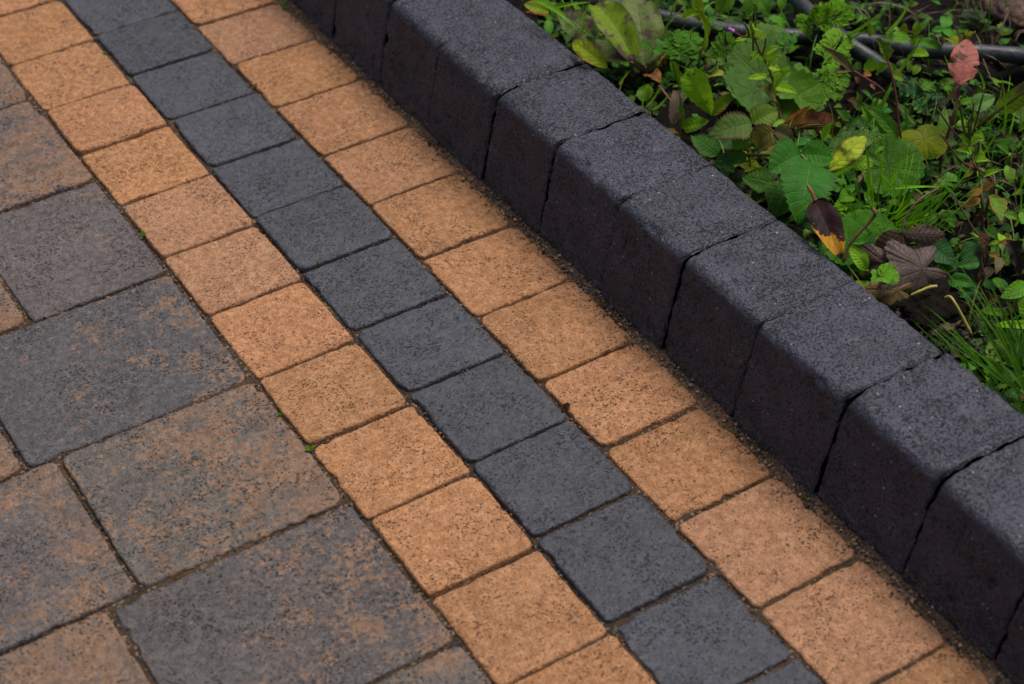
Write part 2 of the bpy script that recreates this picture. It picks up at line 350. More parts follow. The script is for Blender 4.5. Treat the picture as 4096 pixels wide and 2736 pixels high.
# ------------------------------------------------------------------ the kerb
kerb = obj('kerb', None); tag(kerb, 'row of upright charcoal concrete kerb blocks with rounded front edge', kind='structure'); kerb.location = (.315, 0, 0)
KB = joints([-.137,-.2385,-.3435,-.4435,-.547,-.643,-.746,-.853,-.957], LO, HI, .103)
def kerb_mesh(Ly, seed, fine, chip0, chip1):
    rs = np.random.RandomState(seed)
    # section (x from the face foot, z), walked from buried front foot over the top to the back
    pts = [(-.004,-.06),(.0,0.)]
    fx, H, W, rf, rb = .0190, .1, .1235, .0115, .006
    bat = np.array([.0190, H]); bat /= np.linalg.norm(bat)
    z1 = H-rf*1.0; 
    pts.append((fx*(z1/H), z1)); cx = fx*(z1/H)+rf*bat[1]; cz = z1-rf*bat[0]*0
    for a in np.linspace(math.pi-.16, math.pi/2, 11)[1:]: pts.append((cx+rf*math.cos(a), z1+rf*math.sin(a)))
    for a in np.linspace(math.pi/2, 0, 7): pts.append((W-rb+rb*math.cos(a), H-rb+rb*math.sin(a)))
    pts += [(W,-.06)]
    pts = np.array(pts); seg = np.hypot(*np.diff(pts, axis=0).T); s = np.concatenate([[0], np.cumsum(seg)])
    su = np.arange(0, s[-1], fine); su = np.append(su, s[-1])
    pr = np.stack([np.interp(su, s, pts[:,0]), np.interp(su, s, pts[:,1])], 1)
    tg = np.gradient(pr, axis=0); tg /= np.linalg.norm(tg, axis=1)[:,None]; nr = np.stack([-tg[:,1], tg[:,0]], 1)
    ke = s[2]+rf*.8                                              # arc length at the rounded edge
    ys = axis(Ly, fine); yy = np.minimum(ys, Ly-ys)
    U, Yv = np.meshgrid(np.arange(len(su)), ys, indexing='ij'); U = U.ravel(); Yv = Yv.ravel()
    d = np.minimum(Yv, Ly-Yv); end = (Yv > Ly/2)
    sv = su[U]; ch = np.where(end, chip1, chip0)*np.exp(-((sv-ke)/.014)**2)
    pw = np.stack([pr[U,0], Yv, pr[U,1]], 1); pn = pw+np.array([0,0,seed*.41])
    r = .0020+ch+np.maximum(noise(pn, 70, seed+7, 3)-.2, 0)*.010
    dd = np.clip(d, 0, r); drop = r-np.sqrt(np.maximum(r*r-(r-dd)**2, 0))
    h = -drop+noise(pn, 20, seed, 2)*.0011+noise(pn, 90, seed+1, 2)*.0008+noise(pn, 280, seed+2, 2)*.0008
    h -= np.maximum(noise(pn, 80, seed+3, 3)-.30, 0)*.009
    V = pw.copy(); V[:,0] += nr[U,0]*h; V[:,2] += nr[U,1]*h
    V[:,1] += np.exp(-d/.003)*np.where(end, 1, -1)*(noise(pn, 70, seed+11, 4, .65)*.0026-.0002-ch*.3)
    n, m = len(su), len(ys); F = [f[::-1] for f in grid_faces(n, m)]
    # ends
    for j, fl in ((0, False), (m-1, True)):
        ring = [i*m+j for i in range(n)]; c0 = len(V); ctr = V[ring].mean(0)
        V = np.concatenate([V, V[ring]*.5+ctr*.5]); nv = [c0+i for i in range(n)]
        for i in range(n):
            k = (i+1) % n; f = [ring[i], ring[k], nv[k], nv[i]]; F.append(f if fl else f[::-1])
        F.append(nv if fl else nv[::-1])
    ring0 = [0*m+j for j in range(m)]; ringN = [(n-1)*m+j for j in range(m)]
    for j in range(m-1): F.append([ring0[j], ring0[j+1], ringN[j+1], ringN[j]])
    return mesh('kerb_block', V, F, KERB)
rk = random.Random(11)
# how wide each joint gapes at its rounded edge
gape = {-.2385:.0035, -.3435:.0065, -.4435:.005, -.547:.0055, -.643:.002, -.746:.003, -.853:.0075, -.957:.008}
for y1, y0 in zip(KB[:-1], KB[1:]):
    gp = lambda y: next((v for k, v in gape.items() if abs(k-y) < .002), .004)*rk.uniform(.5,1.1)
    vis = -1.2 < y0 < .35
    k = rk.uniform(.9, 1.15)
    o = obj('kerb_block', kerb_mesh(y1-y0-.0012, int(3000+y0*1000)+77, .0026 if vis else .012, gp(y0), gp(y1)), kerb, (rk.uniform(-.0015,.0015), y0+.0006, rk.uniform(-.001,.001)), (.040*k,.0375*k,.062*k))
    o.rotation_euler = (R_(rk.uniform(-.2,.2)), R_(rk.uniform(-.5,.5)), R_(rk.uniform(-.4,.4)))

# ------------------------------------------------------------------ soil bed and the ground beyond
def soil_h(P):
    P = np.asarray(P, float); return .050+noise(P*[1,1,0], 7, 21, 3)*.016+noise(P*[1,1,0], 45, 22, 3)*.007
sx = np.linspace(.432, 2.2, 190); sy = np.linspace(-1.7, 1.2, 300)
SX, SY = np.meshgrid(sx, sy, indexing='ij'); SP = np.stack([SX.ravel(), SY.ravel(), np.zeros(SX.size)], 1); SP[:,2] = soil_h(SP)
SP[:,2] += noise(SP, 160, 23, 2)*.003
tag(obj('soil', mesh('soil', SP, grid_faces(190, 300), SOIL)), 'dark damp soil of the weedy bed behind the kerb', kind='structure')
G = 60; gm = np.array([(-G,-G,-.075),(G,-G,-.075),(G,G,-.075),(-G,G,-.075)])
tag(obj('ground', mesh('ground', gm, [[0,1,2,3]], SOIL, False)), 'dark bare ground stretching away beyond the paving', kind='structure')

# ================================================================== the weedy bed
def mat_leaf(name, N=9., k=3.2, vein=.35, veincol=(.25,.34,.12), spots=None, edge=None, polar=False, rough=.42, transl=.30, mott=.5, relief=.0012, dry=False):
    """object colour = leaf tone; alpha = wear. UV: u along the midrib, v across"""
    t = NT(name); oi = t.n('ShaderNodeObjectInfo'); base = oi.outputs['Color']; wear = oi.outputs['Alpha']; P = t.pos()
    uv = t.n('ShaderNodeUVMap'); sx = t.n('ShaderNodeSeparateXYZ'); t.set(sx.inputs[0], uv.outputs[0]); u, v = sx.outputs[0], sx.outputs[1]
    wob = t.noise(P, 90, 2)
    if polar:
        f = t.math('ADD', t.math('MULTIPLY', v, N), t.math('MULTIPLY', wob, .12)); fr = t.math('ABSOLUTE', t.math('SUBTRACT', t.math('FRACT', f), .5))
        wid = t.math('DIVIDE', .03, t.math('ADD', u, .08)); lat = t.ramp(fr, t.math('ADD', wid, .02), t.math('MULTIPLY', wid, .4)); a = u
        f2 = t.math('ABSOLUTE', t.math('SUBTRACT', t.math('FRACT', t.math('SUBTRACT', t.math('MULTIPLY', u, 6), t.math('MULTIPLY', fr, 5))), .5))
        lat = t.math('MAXIMUM', lat, t.ramp(f2, .10, .02, 0, .6)); mid = 0.
    else:
        a = t.math('ABSOLUTE', t.math('MULTIPLY_ADD', v, 2, -1))
        f = t.math('ADD', t.math('SUBTRACT', t.math('MULTIPLY', u, N), t.math('MULTIPLY', a, k*.5)), t.math('MULTIPLY', wob, .25))
        fr = t.math('ABSOLUTE', t.math('SUBTRACT', t.math('FRACT', f), .5)); lat = t.ramp(fr, .09, .02, 0, .7); mid = t.ramp(a, .08, .02)
    vn = t.math('MAXIMUM', lat, mid)
    big = t.noise(P, 40, 4, .6); fine = t.noise(P, 420, 3, .6); md = t.noise(P, 120, 4, .65)
    col = t.mix(t.ramp(big, .3, .7, 0, mott), base, t.mix(.6, base, (.010,.018,.003)))
    col = t.mix(t.ramp(md, .4, .7, 0, .5), col, t.mix(.55, base, (.012,.03,.004)))
    col = t.mix(t.ramp(fine, .35, .75, 0, .25), col, t.mix(.35, base, (.16,.24,.06) if not dry else (.22,.16,.12)))
    vc_ = t.mix(.5, veincol, base) if not dry else t.mix(.6, base, (.012,.006,.004))
    col = t.mix(t.math('MULTIPLY', vn, vein), col, vc_)
    if edge: col = t.mix(t.math('MULTIPLY', t.ramp(t.math('ADD', a, t.math('MULTIPLY', t.noise(P, 60, 3), .5)), .95, 1.25), wear), col, edge)
    if spots:
        sc_, sthr, scol = spots
        sp = t.ramp(t.noise(P, sc_, 3.5, .6), t.math('SUBTRACT', sthr, t.math('MULTIPLY', wear, .06)), sthr+.04); col = t.mix(t.math('MULTIPLY', sp, .85), col, scol)
    h = t.math('ADD', t.math('ADD', t.math('MULTIPLY', vn, -.35), t.math('MULTIPLY', big, 1.3)), t.math('MULTIPLY', md, .8)); h = t.math('ADD', h, t.math('MULTIPLY', fine, .25))
    h = t.math('ADD', h, t.math('MULTIPLY', fr, .35))
    nrm = t.bump(h, relief, 1.)
    b = t.bsdf(col, t.math('ADD', rough-.06, t.math('MULTIPLY', big, .25)), nrm, .17)
    tr = t.n('ShaderNodeBsdfTranslucent'); t.set(tr.inputs[0], t.mix(.35, col, (.25,.32,.02) if not dry else (.3,.15,.05))); t.set(tr.inputs[1], nrm)
    mx = t.n('ShaderNodeMixShader'); t.set(mx.inputs[0], transl); t.set(mx.inputs[1], b); t.set(mx.inputs[2], tr.outputs[0])
    return t.out(mx.outputs[0])
LF = mat_leaf('leaf_green', vein=.22, mott=.7, spots=(55, .66, (.09,.05,.015)))
LW = mat_leaf('leaf_willowherb', N=7, k=2.6, vein=.25, relief=.0008, spots=(70,.64,(.16,.08,.03)), edge=(.35,.10,.03))
LB = mat_leaf('leaf_bramble', N=8, k=2.2, vein=.5, veincol=(.16,.26,.07), relief=.0012, edge=(.10,.035,.03), rough=.5)
LD = mat_leaf('leaf_dock', N=9, k=2.2, vein=.4, veincol=(.28,.26,.14), spots=(48,.565,(.10,.045,.055)), edge=(.10,.13,.01), mott=.6)
LY = mat_leaf('leaf_spotted', N=6, k=2.5, spots=(30,.575,(.03,.014,.009)), edge=(.20,.12,.02))
LX = mat_leaf('leaf_dead', N=8, k=2.6, vein=.6, dry=True, rough=.5, transl=.08, mott=.85, relief=.0012, spots=(34,.60,(.02,.008,.006)))
LM = mat_leaf('leaf_maroon', N=6, k=2.6, vein=.4, dry=True, rough=.3, transl=.05, mott=.7, relief=.002)
PR = mat_leaf('leaf_round', N=9, vein=.18, polar=True, relief=.0014, spots=(50,.68,(.10,.05,.02)))
PX = mat_leaf('leaf_round_dead', N=7, vein=.7, polar=True, dry=True, transl=.06, mott=.8, relief=.0014)
LG = mat_leaf('grass_blade', N=0., vein=.2, transl=.3, mott=.25, relief=.0004, rough=.36)
LR = mat_leaf('leaf_red', N=8, k=2.4, vein=.7, veincol=(.40,.05,.22), spots=(60,.60,(.10,.045,.03)), mott=.3, relief=.0008, transl=.4)
def mat_stem():
    t = NT('plant_stem'); oi = t.n('ShaderNodeObjectInfo'); P = t.pos(); n_ = t.noise(P, 160, 3, .6)
    col = t.mix(t.ramp(n_, .3, .7, 0, .5), oi.outputs['Color'], t.mix(.6, oi.outputs['Color'], (.02,.012,.006)))
    return t.out(t.bsdf(col, .5, t.bump(n_, .0005), .4))
STEM = mat_stem()
def mat_patch():
    """dark maroon leaf whose end has kept a patch of yellow"""
    t = NT('leaf_maroon_yellow'); uv = t.n('ShaderNodeUVMap'); sx = t.n('ShaderNodeSeparateXYZ'); t.set(sx.inputs[0], uv.outputs[0]); P = t.pos()
    n1 = t.noise(P, 110, 4, .65); n2 = t.noise(P, 45, 4, .6); u, v = sx.outputs[0], sx.outputs[1]
    a = t.math('ABSOLUTE', t.math('MULTIPLY_ADD', v, 2, -1))
    fr = t.math('ABSOLUTE', t.math('SUBTRACT', t.math('FRACT', t.math('SUBTRACT', t.math('MULTIPLY', u, 6), t.math('MULTIPLY', a, 1.6))), .5))
    vn = t.math('MAXIMUM', t.ramp(fr, .08, .02), t.ramp(a, .07, .02))
    col = t.mix(t.ramp(n2, .35, .65), (.032,.008,.008), (.012,.005,.005))
    m = t.ramp(t.math('ADD', t.math('ADD', u, t.math('MULTIPLY', n1, .7)), t.math('MULTIPLY', v, -.3)), .79, .86)
    m = t.math('MULTIPLY', m, t.ramp(t.math('ADD', u, t.math('MULTIPLY', n1, .2)), 1.03, .98))
    col = t.mix(m, col, t.mix(t.ramp(n2, .4, .7), (.48,.22,.012), (.26,.14,.012)))
    col = t.mix(t.math('MULTIPLY', vn, .3), col, (.02,.008,.006))
    return t.out(t.bsdf(col, .6, t.bump(t.math('ADD', n2, t.math('MULTIPLY', vn, -.1)), .0015), .15))
LMY = mat_patch()

PROF = dict(
 lance=lambda u: np.sin(np.pi*u**.72)**1.15, ovate=lambda u: (u**.42*(1-u)**.72)/.56, bramble=lambda u: np.sin(np.pi*np.clip(u,0,1)**.66)**.78,
 dock=lambda u: np.sin(np.pi*u**.85)**.6, spat=lambda u: np.maximum((u**1.7*(1-u)**.42)/.415, .10*(u < .6)*(u > 0)), ellip=lambda u: np.sin(np.pi*u)**.75,
 strap=lambda u: np.minimum(1, (u*10)**.5)*(1-u)**.35, grass=lambda u: np.minimum(1, .55+u*2)*(1-u)**.7, notch=lambda u: np.sin(np.pi*u**.8)**.6*(1-.42*np.exp(-((u-.40)/.035)**2))*(1-.3*np.exp(-((u-.1)/.06)**2)))
def blade(L, W, prof='ovate', nu=22, nv=4, teeth=0, ta=.12, fold=.25, arch=.4, wave=.0, wn=3, corr=.0, cn=8, twist=0., seed=0, tskew=.8, hook=0.):
    rs = np.random.RandomState(seed); u = np.linspace(0, 1, nu)
    if teeth: u = np.linspace(0, 1, max(nu, int(teeth*3)+1))
    nu = len(u); th = arch*(.5-u)*2 + hook*np.where(u > .6, -(u-.6)**2*8, 0); du = 1/(nu-1)
    cx = np.concatenate([[0], np.cumsum(np.cos((th[1:]+th[:-1])/2))*du]); cz = np.concatenate([[0], np.cumsum(np.sin((th[1:]+th[:-1])/2))*du])
    ang = math.atan2(cz[-1], cx[-1]); ch = math.hypot(cz[-1], cx[-1]); c, s = math.cos(-ang), math.sin(-ang)
    cx, cz = (cx*c-cz*s)/ch*L, (cx*s+cz*c)/ch*L; th = th-ang
    w = PROF[prof](u)*W/2
    v = np.linspace(-1, 1, 2*nv+1); UU, VV = np.meshgrid(u, v, indexing='ij'); i = np.repeat(np.arange(nu)[:,None], 2*nv+1, 1)
    ww = w[i].copy()
    if teeth:
        f = (UU*teeth+.15*np.sign(VV)) % 1; tooth = np.where(f < tskew, f/tskew, (1-f)/(1-tskew)); ww = ww*(1+ta*(tooth-.4)*(np.abs(VV)**2)) 
    ww = ww*(1+.08*noise(np.stack([UU.ravel()*3, np.sign(VV).ravel(), np.full(UU.size, seed*.7)],1), 2, seed).reshape(UU.shape))
    y = VV*ww; n_ = fold*np.abs(VV)*ww*1.0
    n_ = n_+wave*W*np.sin(UU*wn*6.283+np.sign(VV)*1.1+seed)*VV**2 + corr*.4*W*np.cos((UU*cn-np.abs(VV)*cn*.16)*6.283)*np.abs(VV)*(1.15-np.abs(VV))
    n_ = n_+.10*W*noise(np.stack([UU.ravel()*2.6*L/max(W,L*.25)*.4, VV.ravel()*1.3, np.full(UU.size, seed*.7)],1), 1.3, seed+3, 2).reshape(UU.shape)*(.3+np.abs(VV))
    tw = twist*(UU-.3); y2 = y*np.cos(tw)-n_*np.sin(tw); n2 = y*np.sin(tw)+n_*np.cos(tw)
    X = cx[i]-np.sin(th)[i]*n2; Z = cz[i]+np.cos(th)[i]*n2
    return np.stack([X, y2, Z], -1).reshape(-1,3), grid_faces(nu, 2*nv+1), np.stack([UU, VV*.5+.5], -1).reshape(-1,2)
def polar(Rr, rf, nr=6, nt=96, cup=.15, corr=.04, cn=9, wave=.05, seed=0, shift=.0):
    th = np.linspace(-math.pi, math.pi, nt); rho = np.linspace(0.02, 1, nr)
    RH, TH = np.meshgrid(rho, th, indexing='ij'); rr = RH*rf(TH)*Rr
    x, y = rr*np.cos(TH)+shift*Rr, rr*np.sin(TH)
    P = np.stack([x, y, np.full_like(x, seed*.3)], -1).reshape(-1,3)
    z = cup*Rr*RH**2 - corr*.35*Rr*np.cos(TH*cn)*RH + wave*Rr*np.sin(TH*2+seed)*RH**2 + .12*Rr*noise(P, 1.6/Rr, seed, 2).reshape(x.shape)*RH
    return np.stack([x, y, z], -1).reshape(-1,3), grid_faces(nr, nt), np.stack([RH, TH/6.2832+.5], -1).reshape(-1,2)
def scallop(n=24, a=.06, notch=.75): return lambda T: (1+a*np.abs(np.sin(T*n/2)))*(1-notch*np.exp(-((np.abs(T)-math.pi)/.28)**2))*(1+.12*np.cos(T))
def lobes(k=5, depth=.45, teeth=30, ta=.06): return lambda T: (1-depth*(.5-.5*np.cos(T*k*1.0))**1.2)*(1+ta*np.abs(np.sin(T*teeth/2)))*(.75+.3*np.cos(T*.5)**2)*(1-.6*np.exp(-((np.abs(T)-math.pi)/.3)**2))
def merge(parts):
    V, F, U, o = [], [], [], 0
    for v, f, u in parts:
        V.append(v); U.append(u); F += [[i+o for i in q] for q in f]; o += len(v)
    return np.concatenate(V), F, np.concatenate(U)
def rz(V, a, t=(0,0,0)):
    c, s = math.cos(a), math.sin(a); return np.stack([V[:,0]*c-V[:,1]*s+t[0], V[:,0]*s+V[:,1]*c+t[1], V[:,2]+t[2]], 1)
def pinnate(L, W, pairs=6, seed=0, fine=True):
    """finely cut leaf: lobed leaflets along a rib"""
    rs = np.random.RandomState(seed); parts = []
    v, f, u = blade(L, L*.045, 'strap', 8, 1, fold=.1, arch=.3, seed=seed); parts.append((v, f, u))
    for p in range(pairs+1):
        t0 = .16+.80*p/pairs; ln = W*.5*(math.sin(math.pi*min(.97, t0**.8*.95+.04))**.6+.18)*rs.uniform(.85,1.12); zz = .15*L*.5*math.sin(math.pi*t0)
        for sg in ((-1, 1) if p < pairs else (0,)):
            a0 = sg*(1.05-.35*t0+rs.uniform(-.12,.12))
            for q in range(5 if fine else 3):
                tt = q/5. if fine else q/3.; a1 = a0+(0 if q == 4 else (1 if q % 2 else -1)*rs.uniform(.35,.7)); l2 = ln*(.62-.25*abs(tt-.5)) if q < 4 else ln*.6
                v, f, u = blade(l2*1.1, l2*.58, 'spat' if q < 4 else 'ellip', 7, 2, teeth=3, ta=.5, fold=.3, arch=.3, seed=seed+p*7+q)
                st = ln*.14+ln*tt*.6
                parts.append((rz(v, a1, (t0*L+math.cos(a0)*st, math.sin(a0)*st, zz+rs.uniform(-.03,.03)*L)), f, u))
    return merge(parts)
def curve(pts, n=6):
    pts = [np.array(p, float) for p in pts]
    if len(pts) == 2: return np.array([pts[0]*(1-t)+pts[1]*t for t in np.linspace(0,1,n)])
    out = []; q = [2*pts[0]-pts[1]]+pts+[2*pts[-1]-pts[-2]]
    for i in range(1, len(q)-2):
        for t in np.linspace(0, 1, n, endpoint=False):
            a, b, c, d = q[i-1:i+3]; out.append(.5*((2*b)+(c-a)*t+(2*a-5*b+4*c-d)*t*t+(3*b-a-3*c+d)*t**3))
    out.append(pts[-1]); return np.array(out)
def tube(pts, r0, r1, sides=7, n=6, bumpy=0.):
    c = curve(pts, n); m = len(c); tg = np.gradient(c, axis=0); tg /= np.linalg.norm(tg, axis=1)[:,None]+1e-12
    up = np.array([.13,.21,.97]); V = []; rr = np.linspace(r0, r1, m)
    if bumpy: rr = rr*(1+bumpy*noise(c, 300, 5))
    for i in range(m):
        a = np.cross(tg[i], up); a /= np.linalg.norm(a)+1e-12; b = np.cross(tg[i], a)
        for k in range(sides): V.append(c[i]+rr[i]*(math.cos(6.2832*k/sides)*a+math.sin(6.2832*k/sides)*b))
    F = [[i*sides+k, i*sides+(k+1) % sides, (i+1)*sides+(k+1) % sides, (i+1)*sides+k] for i in range(m-1) for k in range(sides)]
    F += [[k for k in range(sides)][::-1], [(m-1)*sides+k for k in range(sides)]]
    return np.array(V), F
# crops of the photo used while measuring: origin x, origin y, scale
KX = dict(a=(2500,0,.2555), b=(3000,0,.2555), c=(3500,0,.2551), d=(3500,350,.2551), e=(3100,380,.2555), g=(3200,700,.3188), h=(3600,700,.319), i=(3600,1100,.319), m=(2050,0,.4472), r=(3046,0,.4472), k=(2700,500,.2998), s=(3200,600,.6377))
def px(k, x, y): o = KX[k]; return (o[0]+x*o[2], o[1]+y*o[2])
def pt(k, x, y, z): return at(px(k, x, y), z)
def vivid(c):
    if c[1] > c[0]*1.02 and c[2] > c[1]*.3: return (c[0]*1.25, c[1]*1.4, c[2]*.7, *c[3:])
    if c[1] > c[0]*1.02 and c[1] > c[2]*1.3: return (c[0]*1.75, c[1]*1.75, c[2]*.5, *c[3:])
    return c
class Plant:
    def __init__(s, name, label, cat, base, group=None):
        s.b = np.array(base, float); s.o = obj(name, None, None, tuple(s.b)); s.o.empty_display_size = .01; tag(s.o, label, cat, group); s.n = 0
    def put(s, name, VFU, mat, color, base, tip, hint=None, roll=0., parent=None, label=None):
        V, F, U = VFU; base = np.array(base, float); X = np.array(tip, float)-base; X /= np.linalg.norm(X)
        hv = np.array(hint if hint is not None else (-.35,-.55,.9), float); N_ = hv-X*(hv@X); N_ /= np.linalg.norm(N_); Y = np.cross(N_, X)
        if roll: N_, Y = N_*math.cos(roll)+Y*math.sin(roll), Y*math.cos(roll)-N_*math.sin(roll)
        Wd = V@np.stack([X, Y, N_])+base-s.b; color = vivid(color)
        o = obj(name, mesh(name, Wd, F, mat, uv=U), parent or s.o, (0,0,0), color)
        if label: o['label'] = label
        return o
    def leaf(s, base, tip, wr, color, mat=None, prof='ovate', name='leaf', hint=None, roll=0., label=None, **kw):
        s.n += 1; L = np.linalg.norm(np.array(tip)-np.array(base)); kw.setdefault('seed', s.n*13+int(abs(base[0])*1e4) % 97)
        return s.put(name, blade(L, L*wr, prof, **kw), mat or LF, color, base, tip, hint, roll, label=label)
    def disc(s, ctr, Rr, color, rf, mat=None, face=None, hint=None, name='leaf', label=None, **kw):
        s.n += 1; kw.setdefault('seed', s.n*5+3); d = np.array(face if face is not None else (.3,.9,.1), float); c_ = np.array(ctr, float)
        return s.put(name, polar(Rr, rf, **kw), mat or PR, color, c_, c_+d, hint, label=label)
    def cut(s, base, tip, wr, color, pairs=6, hint=None, seed=1, fine=True, name='leaf'):
        L = np.linalg.norm(np.array(tip)-np.array(base)); return s.put(name, pinnate(L, L*wr, pairs, seed, fine), LF, color, base, tip, hint)
    def stem(s, pts, r0, r1, color, name='stem', n=6, sides=7, bumpy=0.):
        V, F = tube(pts, r0, r1, sides, n, bumpy); return obj(name, mesh(name, V-s.b, F, STEM), s.o, (0,0,0), color)
def soilpt(k, x, y):
    p = pt(k, x, y, .05); p[2] = soil_h(p[None])[0]; return p
BR, MD, DKG, GG, YG, GY = (.12,.27,.022), (.055,.15,.018), (.018,.085,.026), (.12,.20,.075), (.20,.27,.02), (.13,.19,.10)
BN, GB, RUST, MAR, ORG, RED = (.085,.045,.028), (.115,.078,.066), (.13,.042,.018), (.04,.011,.011), (.55,.20,.03), (.36,.105,.075)
def mulc(c, k): return tuple(x*k for x in c)

# ---------------- hoses
def hose(label, pts, r):
    V, F = tube(pts, r, r, 14, 8); t = NT('hose_rubber'); P = t.pos(False); n_ = t.noise(P, 60, 4, .65)
    m = t.out(t.bsdf(t.mix(t.ramp(n_, .4, .7), (.022,.024,.030), (.06,.058,.058)), t.ramp(n_, .3, .7, .38, .62), t.bump(t.noise(P, 300, 3), .0006), .5))
    o = obj('hose', mesh('hose', V, F, m)); tag(o, label, 'hose'); return o
hose('black rubber hose running diagonally down from the top edge through cut-leaved weeds', [pt('b',560,-260,.085), pt('b',760,20,.085), pt('b',960,220,.085), pt('b',1300,480,.085), pt('b',1580,720,.085), pt('b',1860,900,.08), pt('b',2130,1090,.075), pt('b',2400,1330,.055), pt('b',2600,1500,.03)], .0082)
hose('black rubber hose lying across the bed behind the red dock leaf', [pt('m',300,-70,.066), pt('m',800,30,.066), pt('m',1300,150,.066), pt('m',1850,260,.066), pt('b',120,520,.066), pt('b',500,560,.066), pt('b',1100,600,.066), pt('b',1800,640,.066), pt('b',2200,720,.066), pt('c',600,780,.068), pt('c',1100,800,.07), pt('c',1700,830,.07), pt('c',2336,880,.07), pt('c',3000,960,.06), pt('c',4200,1150,.055), pt('c',6000,1500,.05)], .0085)

# ---------------- tall willowherb with a purple bud
p = Plant('willowherb', 'tall willowherb with thin red stem, seed pods and one purple bud', 'weed', soilpt('e',120,520))
stm = [p.b+(0,0,-.01), pt('e',112,470,.062), pt('b',395,1420,.09), pt('b',330,1180,.125), pt('b',255,980,.147), pt('b',150,800,.165), pt('b',75,620,.182), pt('b',-20,575,.19)]
p.stem(stm, .0018, .001, (.27,.13,.05))
WH = (.22,.40,.055)
for B, T, zb, zt, wr, c in (
 (('b',85,615),('b',280,535),.182,.19,.36,WH), (('a',1930,595),('a',1695,645),.188,.185,.30,WH), (('b',205,835),('b',475,728),.163,.172,.36,WH), (('b',130,805),('a',1920,990),.165,.155,.42,WH),
 (('b',140,820),('b',215,975),.163,.15,.5,mulc(WH,.85)), (('b',262,1020),('b',510,870),.145,.165,.36,WH), (('b',268,1020),('b',490,1110),.145,.14,.45,mulc(WH,.9)), (('b',320,1190),('b',-90,1240),.127,.125,.22,WH),
 (('b',330,1170),('b',700,1090),.127,.14,.1,WH), (('b',385,1350),('b',700,1090),.107,.145,.30,WH), (('b',385,1360),('b',765,1465),.107,.11,.32,WH), (('b',400,1560),('b',120,1345),.085,.115,.30,(.20,.20,.05)), (('b',20,570),('b',45,450),.19,.215,.4,mulc(WH,.9)), (('a',1950,560),('a',1925,345),.192,.215,.3,WH)):
    p.leaf(pt(*B,zb), pt(*T,zt), wr*1.25, (*c, .25), LW, 'lance', teeth=9, ta=.12, fold=.3, arch=.4, corr=.03, hint=(-.3,-.6,.85))
p.leaf(pt('e',115,450,.075), pt('e',550,165,.11), .24, (.50,.13,.04,1), LW, 'lance', fold=.5, arch=.3, label='orange-red lower leaf', hint=(.5,-.6,.6))
for P0, P1, z0, z1 in ((('a',2035,625),('a',2025,45),.183,.235), (('a',2005,785),('a',1980,235),.17,.222), (('b',195,850),('b',250,590),.165,.19), (('a',1940,560),('a',1865,360),.192,.213)):
    q0, q1 = pt(*P0,z0), pt(*P1,z1); p.stem([q0, q0*.5+q1*.5+(0.001,0,0), q1], .0011, .0008, (.15,.18,.035), 'seed_pod')
p.stem([pt('b',-20,575,.19), pt('a',1830,570,.193), pt('a',1690,490,.2)], .0009, .0008, (.16,.06,.03), 'flower_stalk')
V, F = tube([pt('a',1700,495,.2), pt('a',1660,470,.2015), pt('a',1618,450,.203)], .0021, .0014, 8, 4); V = V-p.b
obj('flower_bud', mesh('flower_bud', V, F, STEM), p.o, (0,0,0), (.55,.2,.62))

# ---------------- second willowherb, right edge, with bare pods and orange leaves
p = Plant('willowherb', 'short willowherb with upright green pods and orange lower leaves at right', 'weed', soilpt('h',1040,760))
p.stem([p.b+(0,0,-.01), pt('h',1040,560,.068), pt('h',1030,300,.09), pt('d',1640,1300,.105), pt('d',1530,1050,.12), pt('d',1480,880,.132)], .0017, .001, (.10,.11,.03))
p.stem([pt('h',1085,430,.07), pt('h',1150,60,.10), pt('d',1580,1240,.11), pt('d',1510,1010,.122)], .0014, .0012, (.20,.10,.04))
for P1, z1, c in ((('d',980,340),.17,(.10,.07,.04)), (('d',1320,180),.18,(.09,.12,.02)), (('d',1475,480),.16,(.09,.12,.02)), (('d',1555,225),.18,(.18,.09,.03)), (('d',1700,95),.185,(.10,.08,.03)), (('d',1330,300),.17,(.08,.14,.05)), (('d',1035,730),.14,(.12,.07,.03))):
    e0 = pt('d',1480,900,.13) if P1[2] < 700 else pt('d',1500,1260,.105); e1 = pt(*P1,z1); p.stem([e0, e0*.55+e1*.45+(0,0,-.004), e1], .001, .0008, c, 'seed_pod')
for B, T, zb, zt, wr, c in (
 (('d',1480,900),('d',1305,740),.132,.14,.5,WH), (('d',1490,880),('d',1710,790),.132,.145,.42,WH), (('d',1500,1000),('d',1250,990),.122,.13,.36,WH), (('d',1520,1020),('d',1450,930),.122,.13,.7,WH),
 (('d',1560,1160),('d',1640,920),.115,.14,.42,WH), (('d',1580,1150),('d',1820,1150),.112,.12,.36,WH), (('d',1660,1390),('d',2015,1295),.1,.115,.28,WH), (('d',1530,1300),('d',1370,1440),.105,.1,.4,(.18,.25,.03)),
 (('d',1600,1300),('d',1640,1430),.1,.09,.5,WH)):
    p.leaf(pt(*B,zb), pt(*T,zt), wr, (*c,.2), LW, 'lance', teeth=8, ta=.1, fold=.3, arch=.5, corr=.03)
for B, T, zb, zt, wr in ((('h',1030,170),('h',845,275),.1,.095,.5), (('h',1035,190),('h',1205,90),.1,.11,.42), (('h',1010,295),('h',780,408),.09,.085,.42)):
    p.leaf(pt(*B,zb), pt(*T,zt), wr, (.46,.20,.03,.6), LW, 'lance', teeth=7, ta=.1, fold=.2, arch=.4, label='orange leaf')
for x, y, x2, y2 in ((1460,1250,1640,1130),(1480,1280,1540,1120),(1330,960,1560,930)): p.leaf(pt('d',x,y,.1), pt('d',x2,y2,.105), .5, (.30,.07,.04), LX, 'ovate', label='red withered leaf')

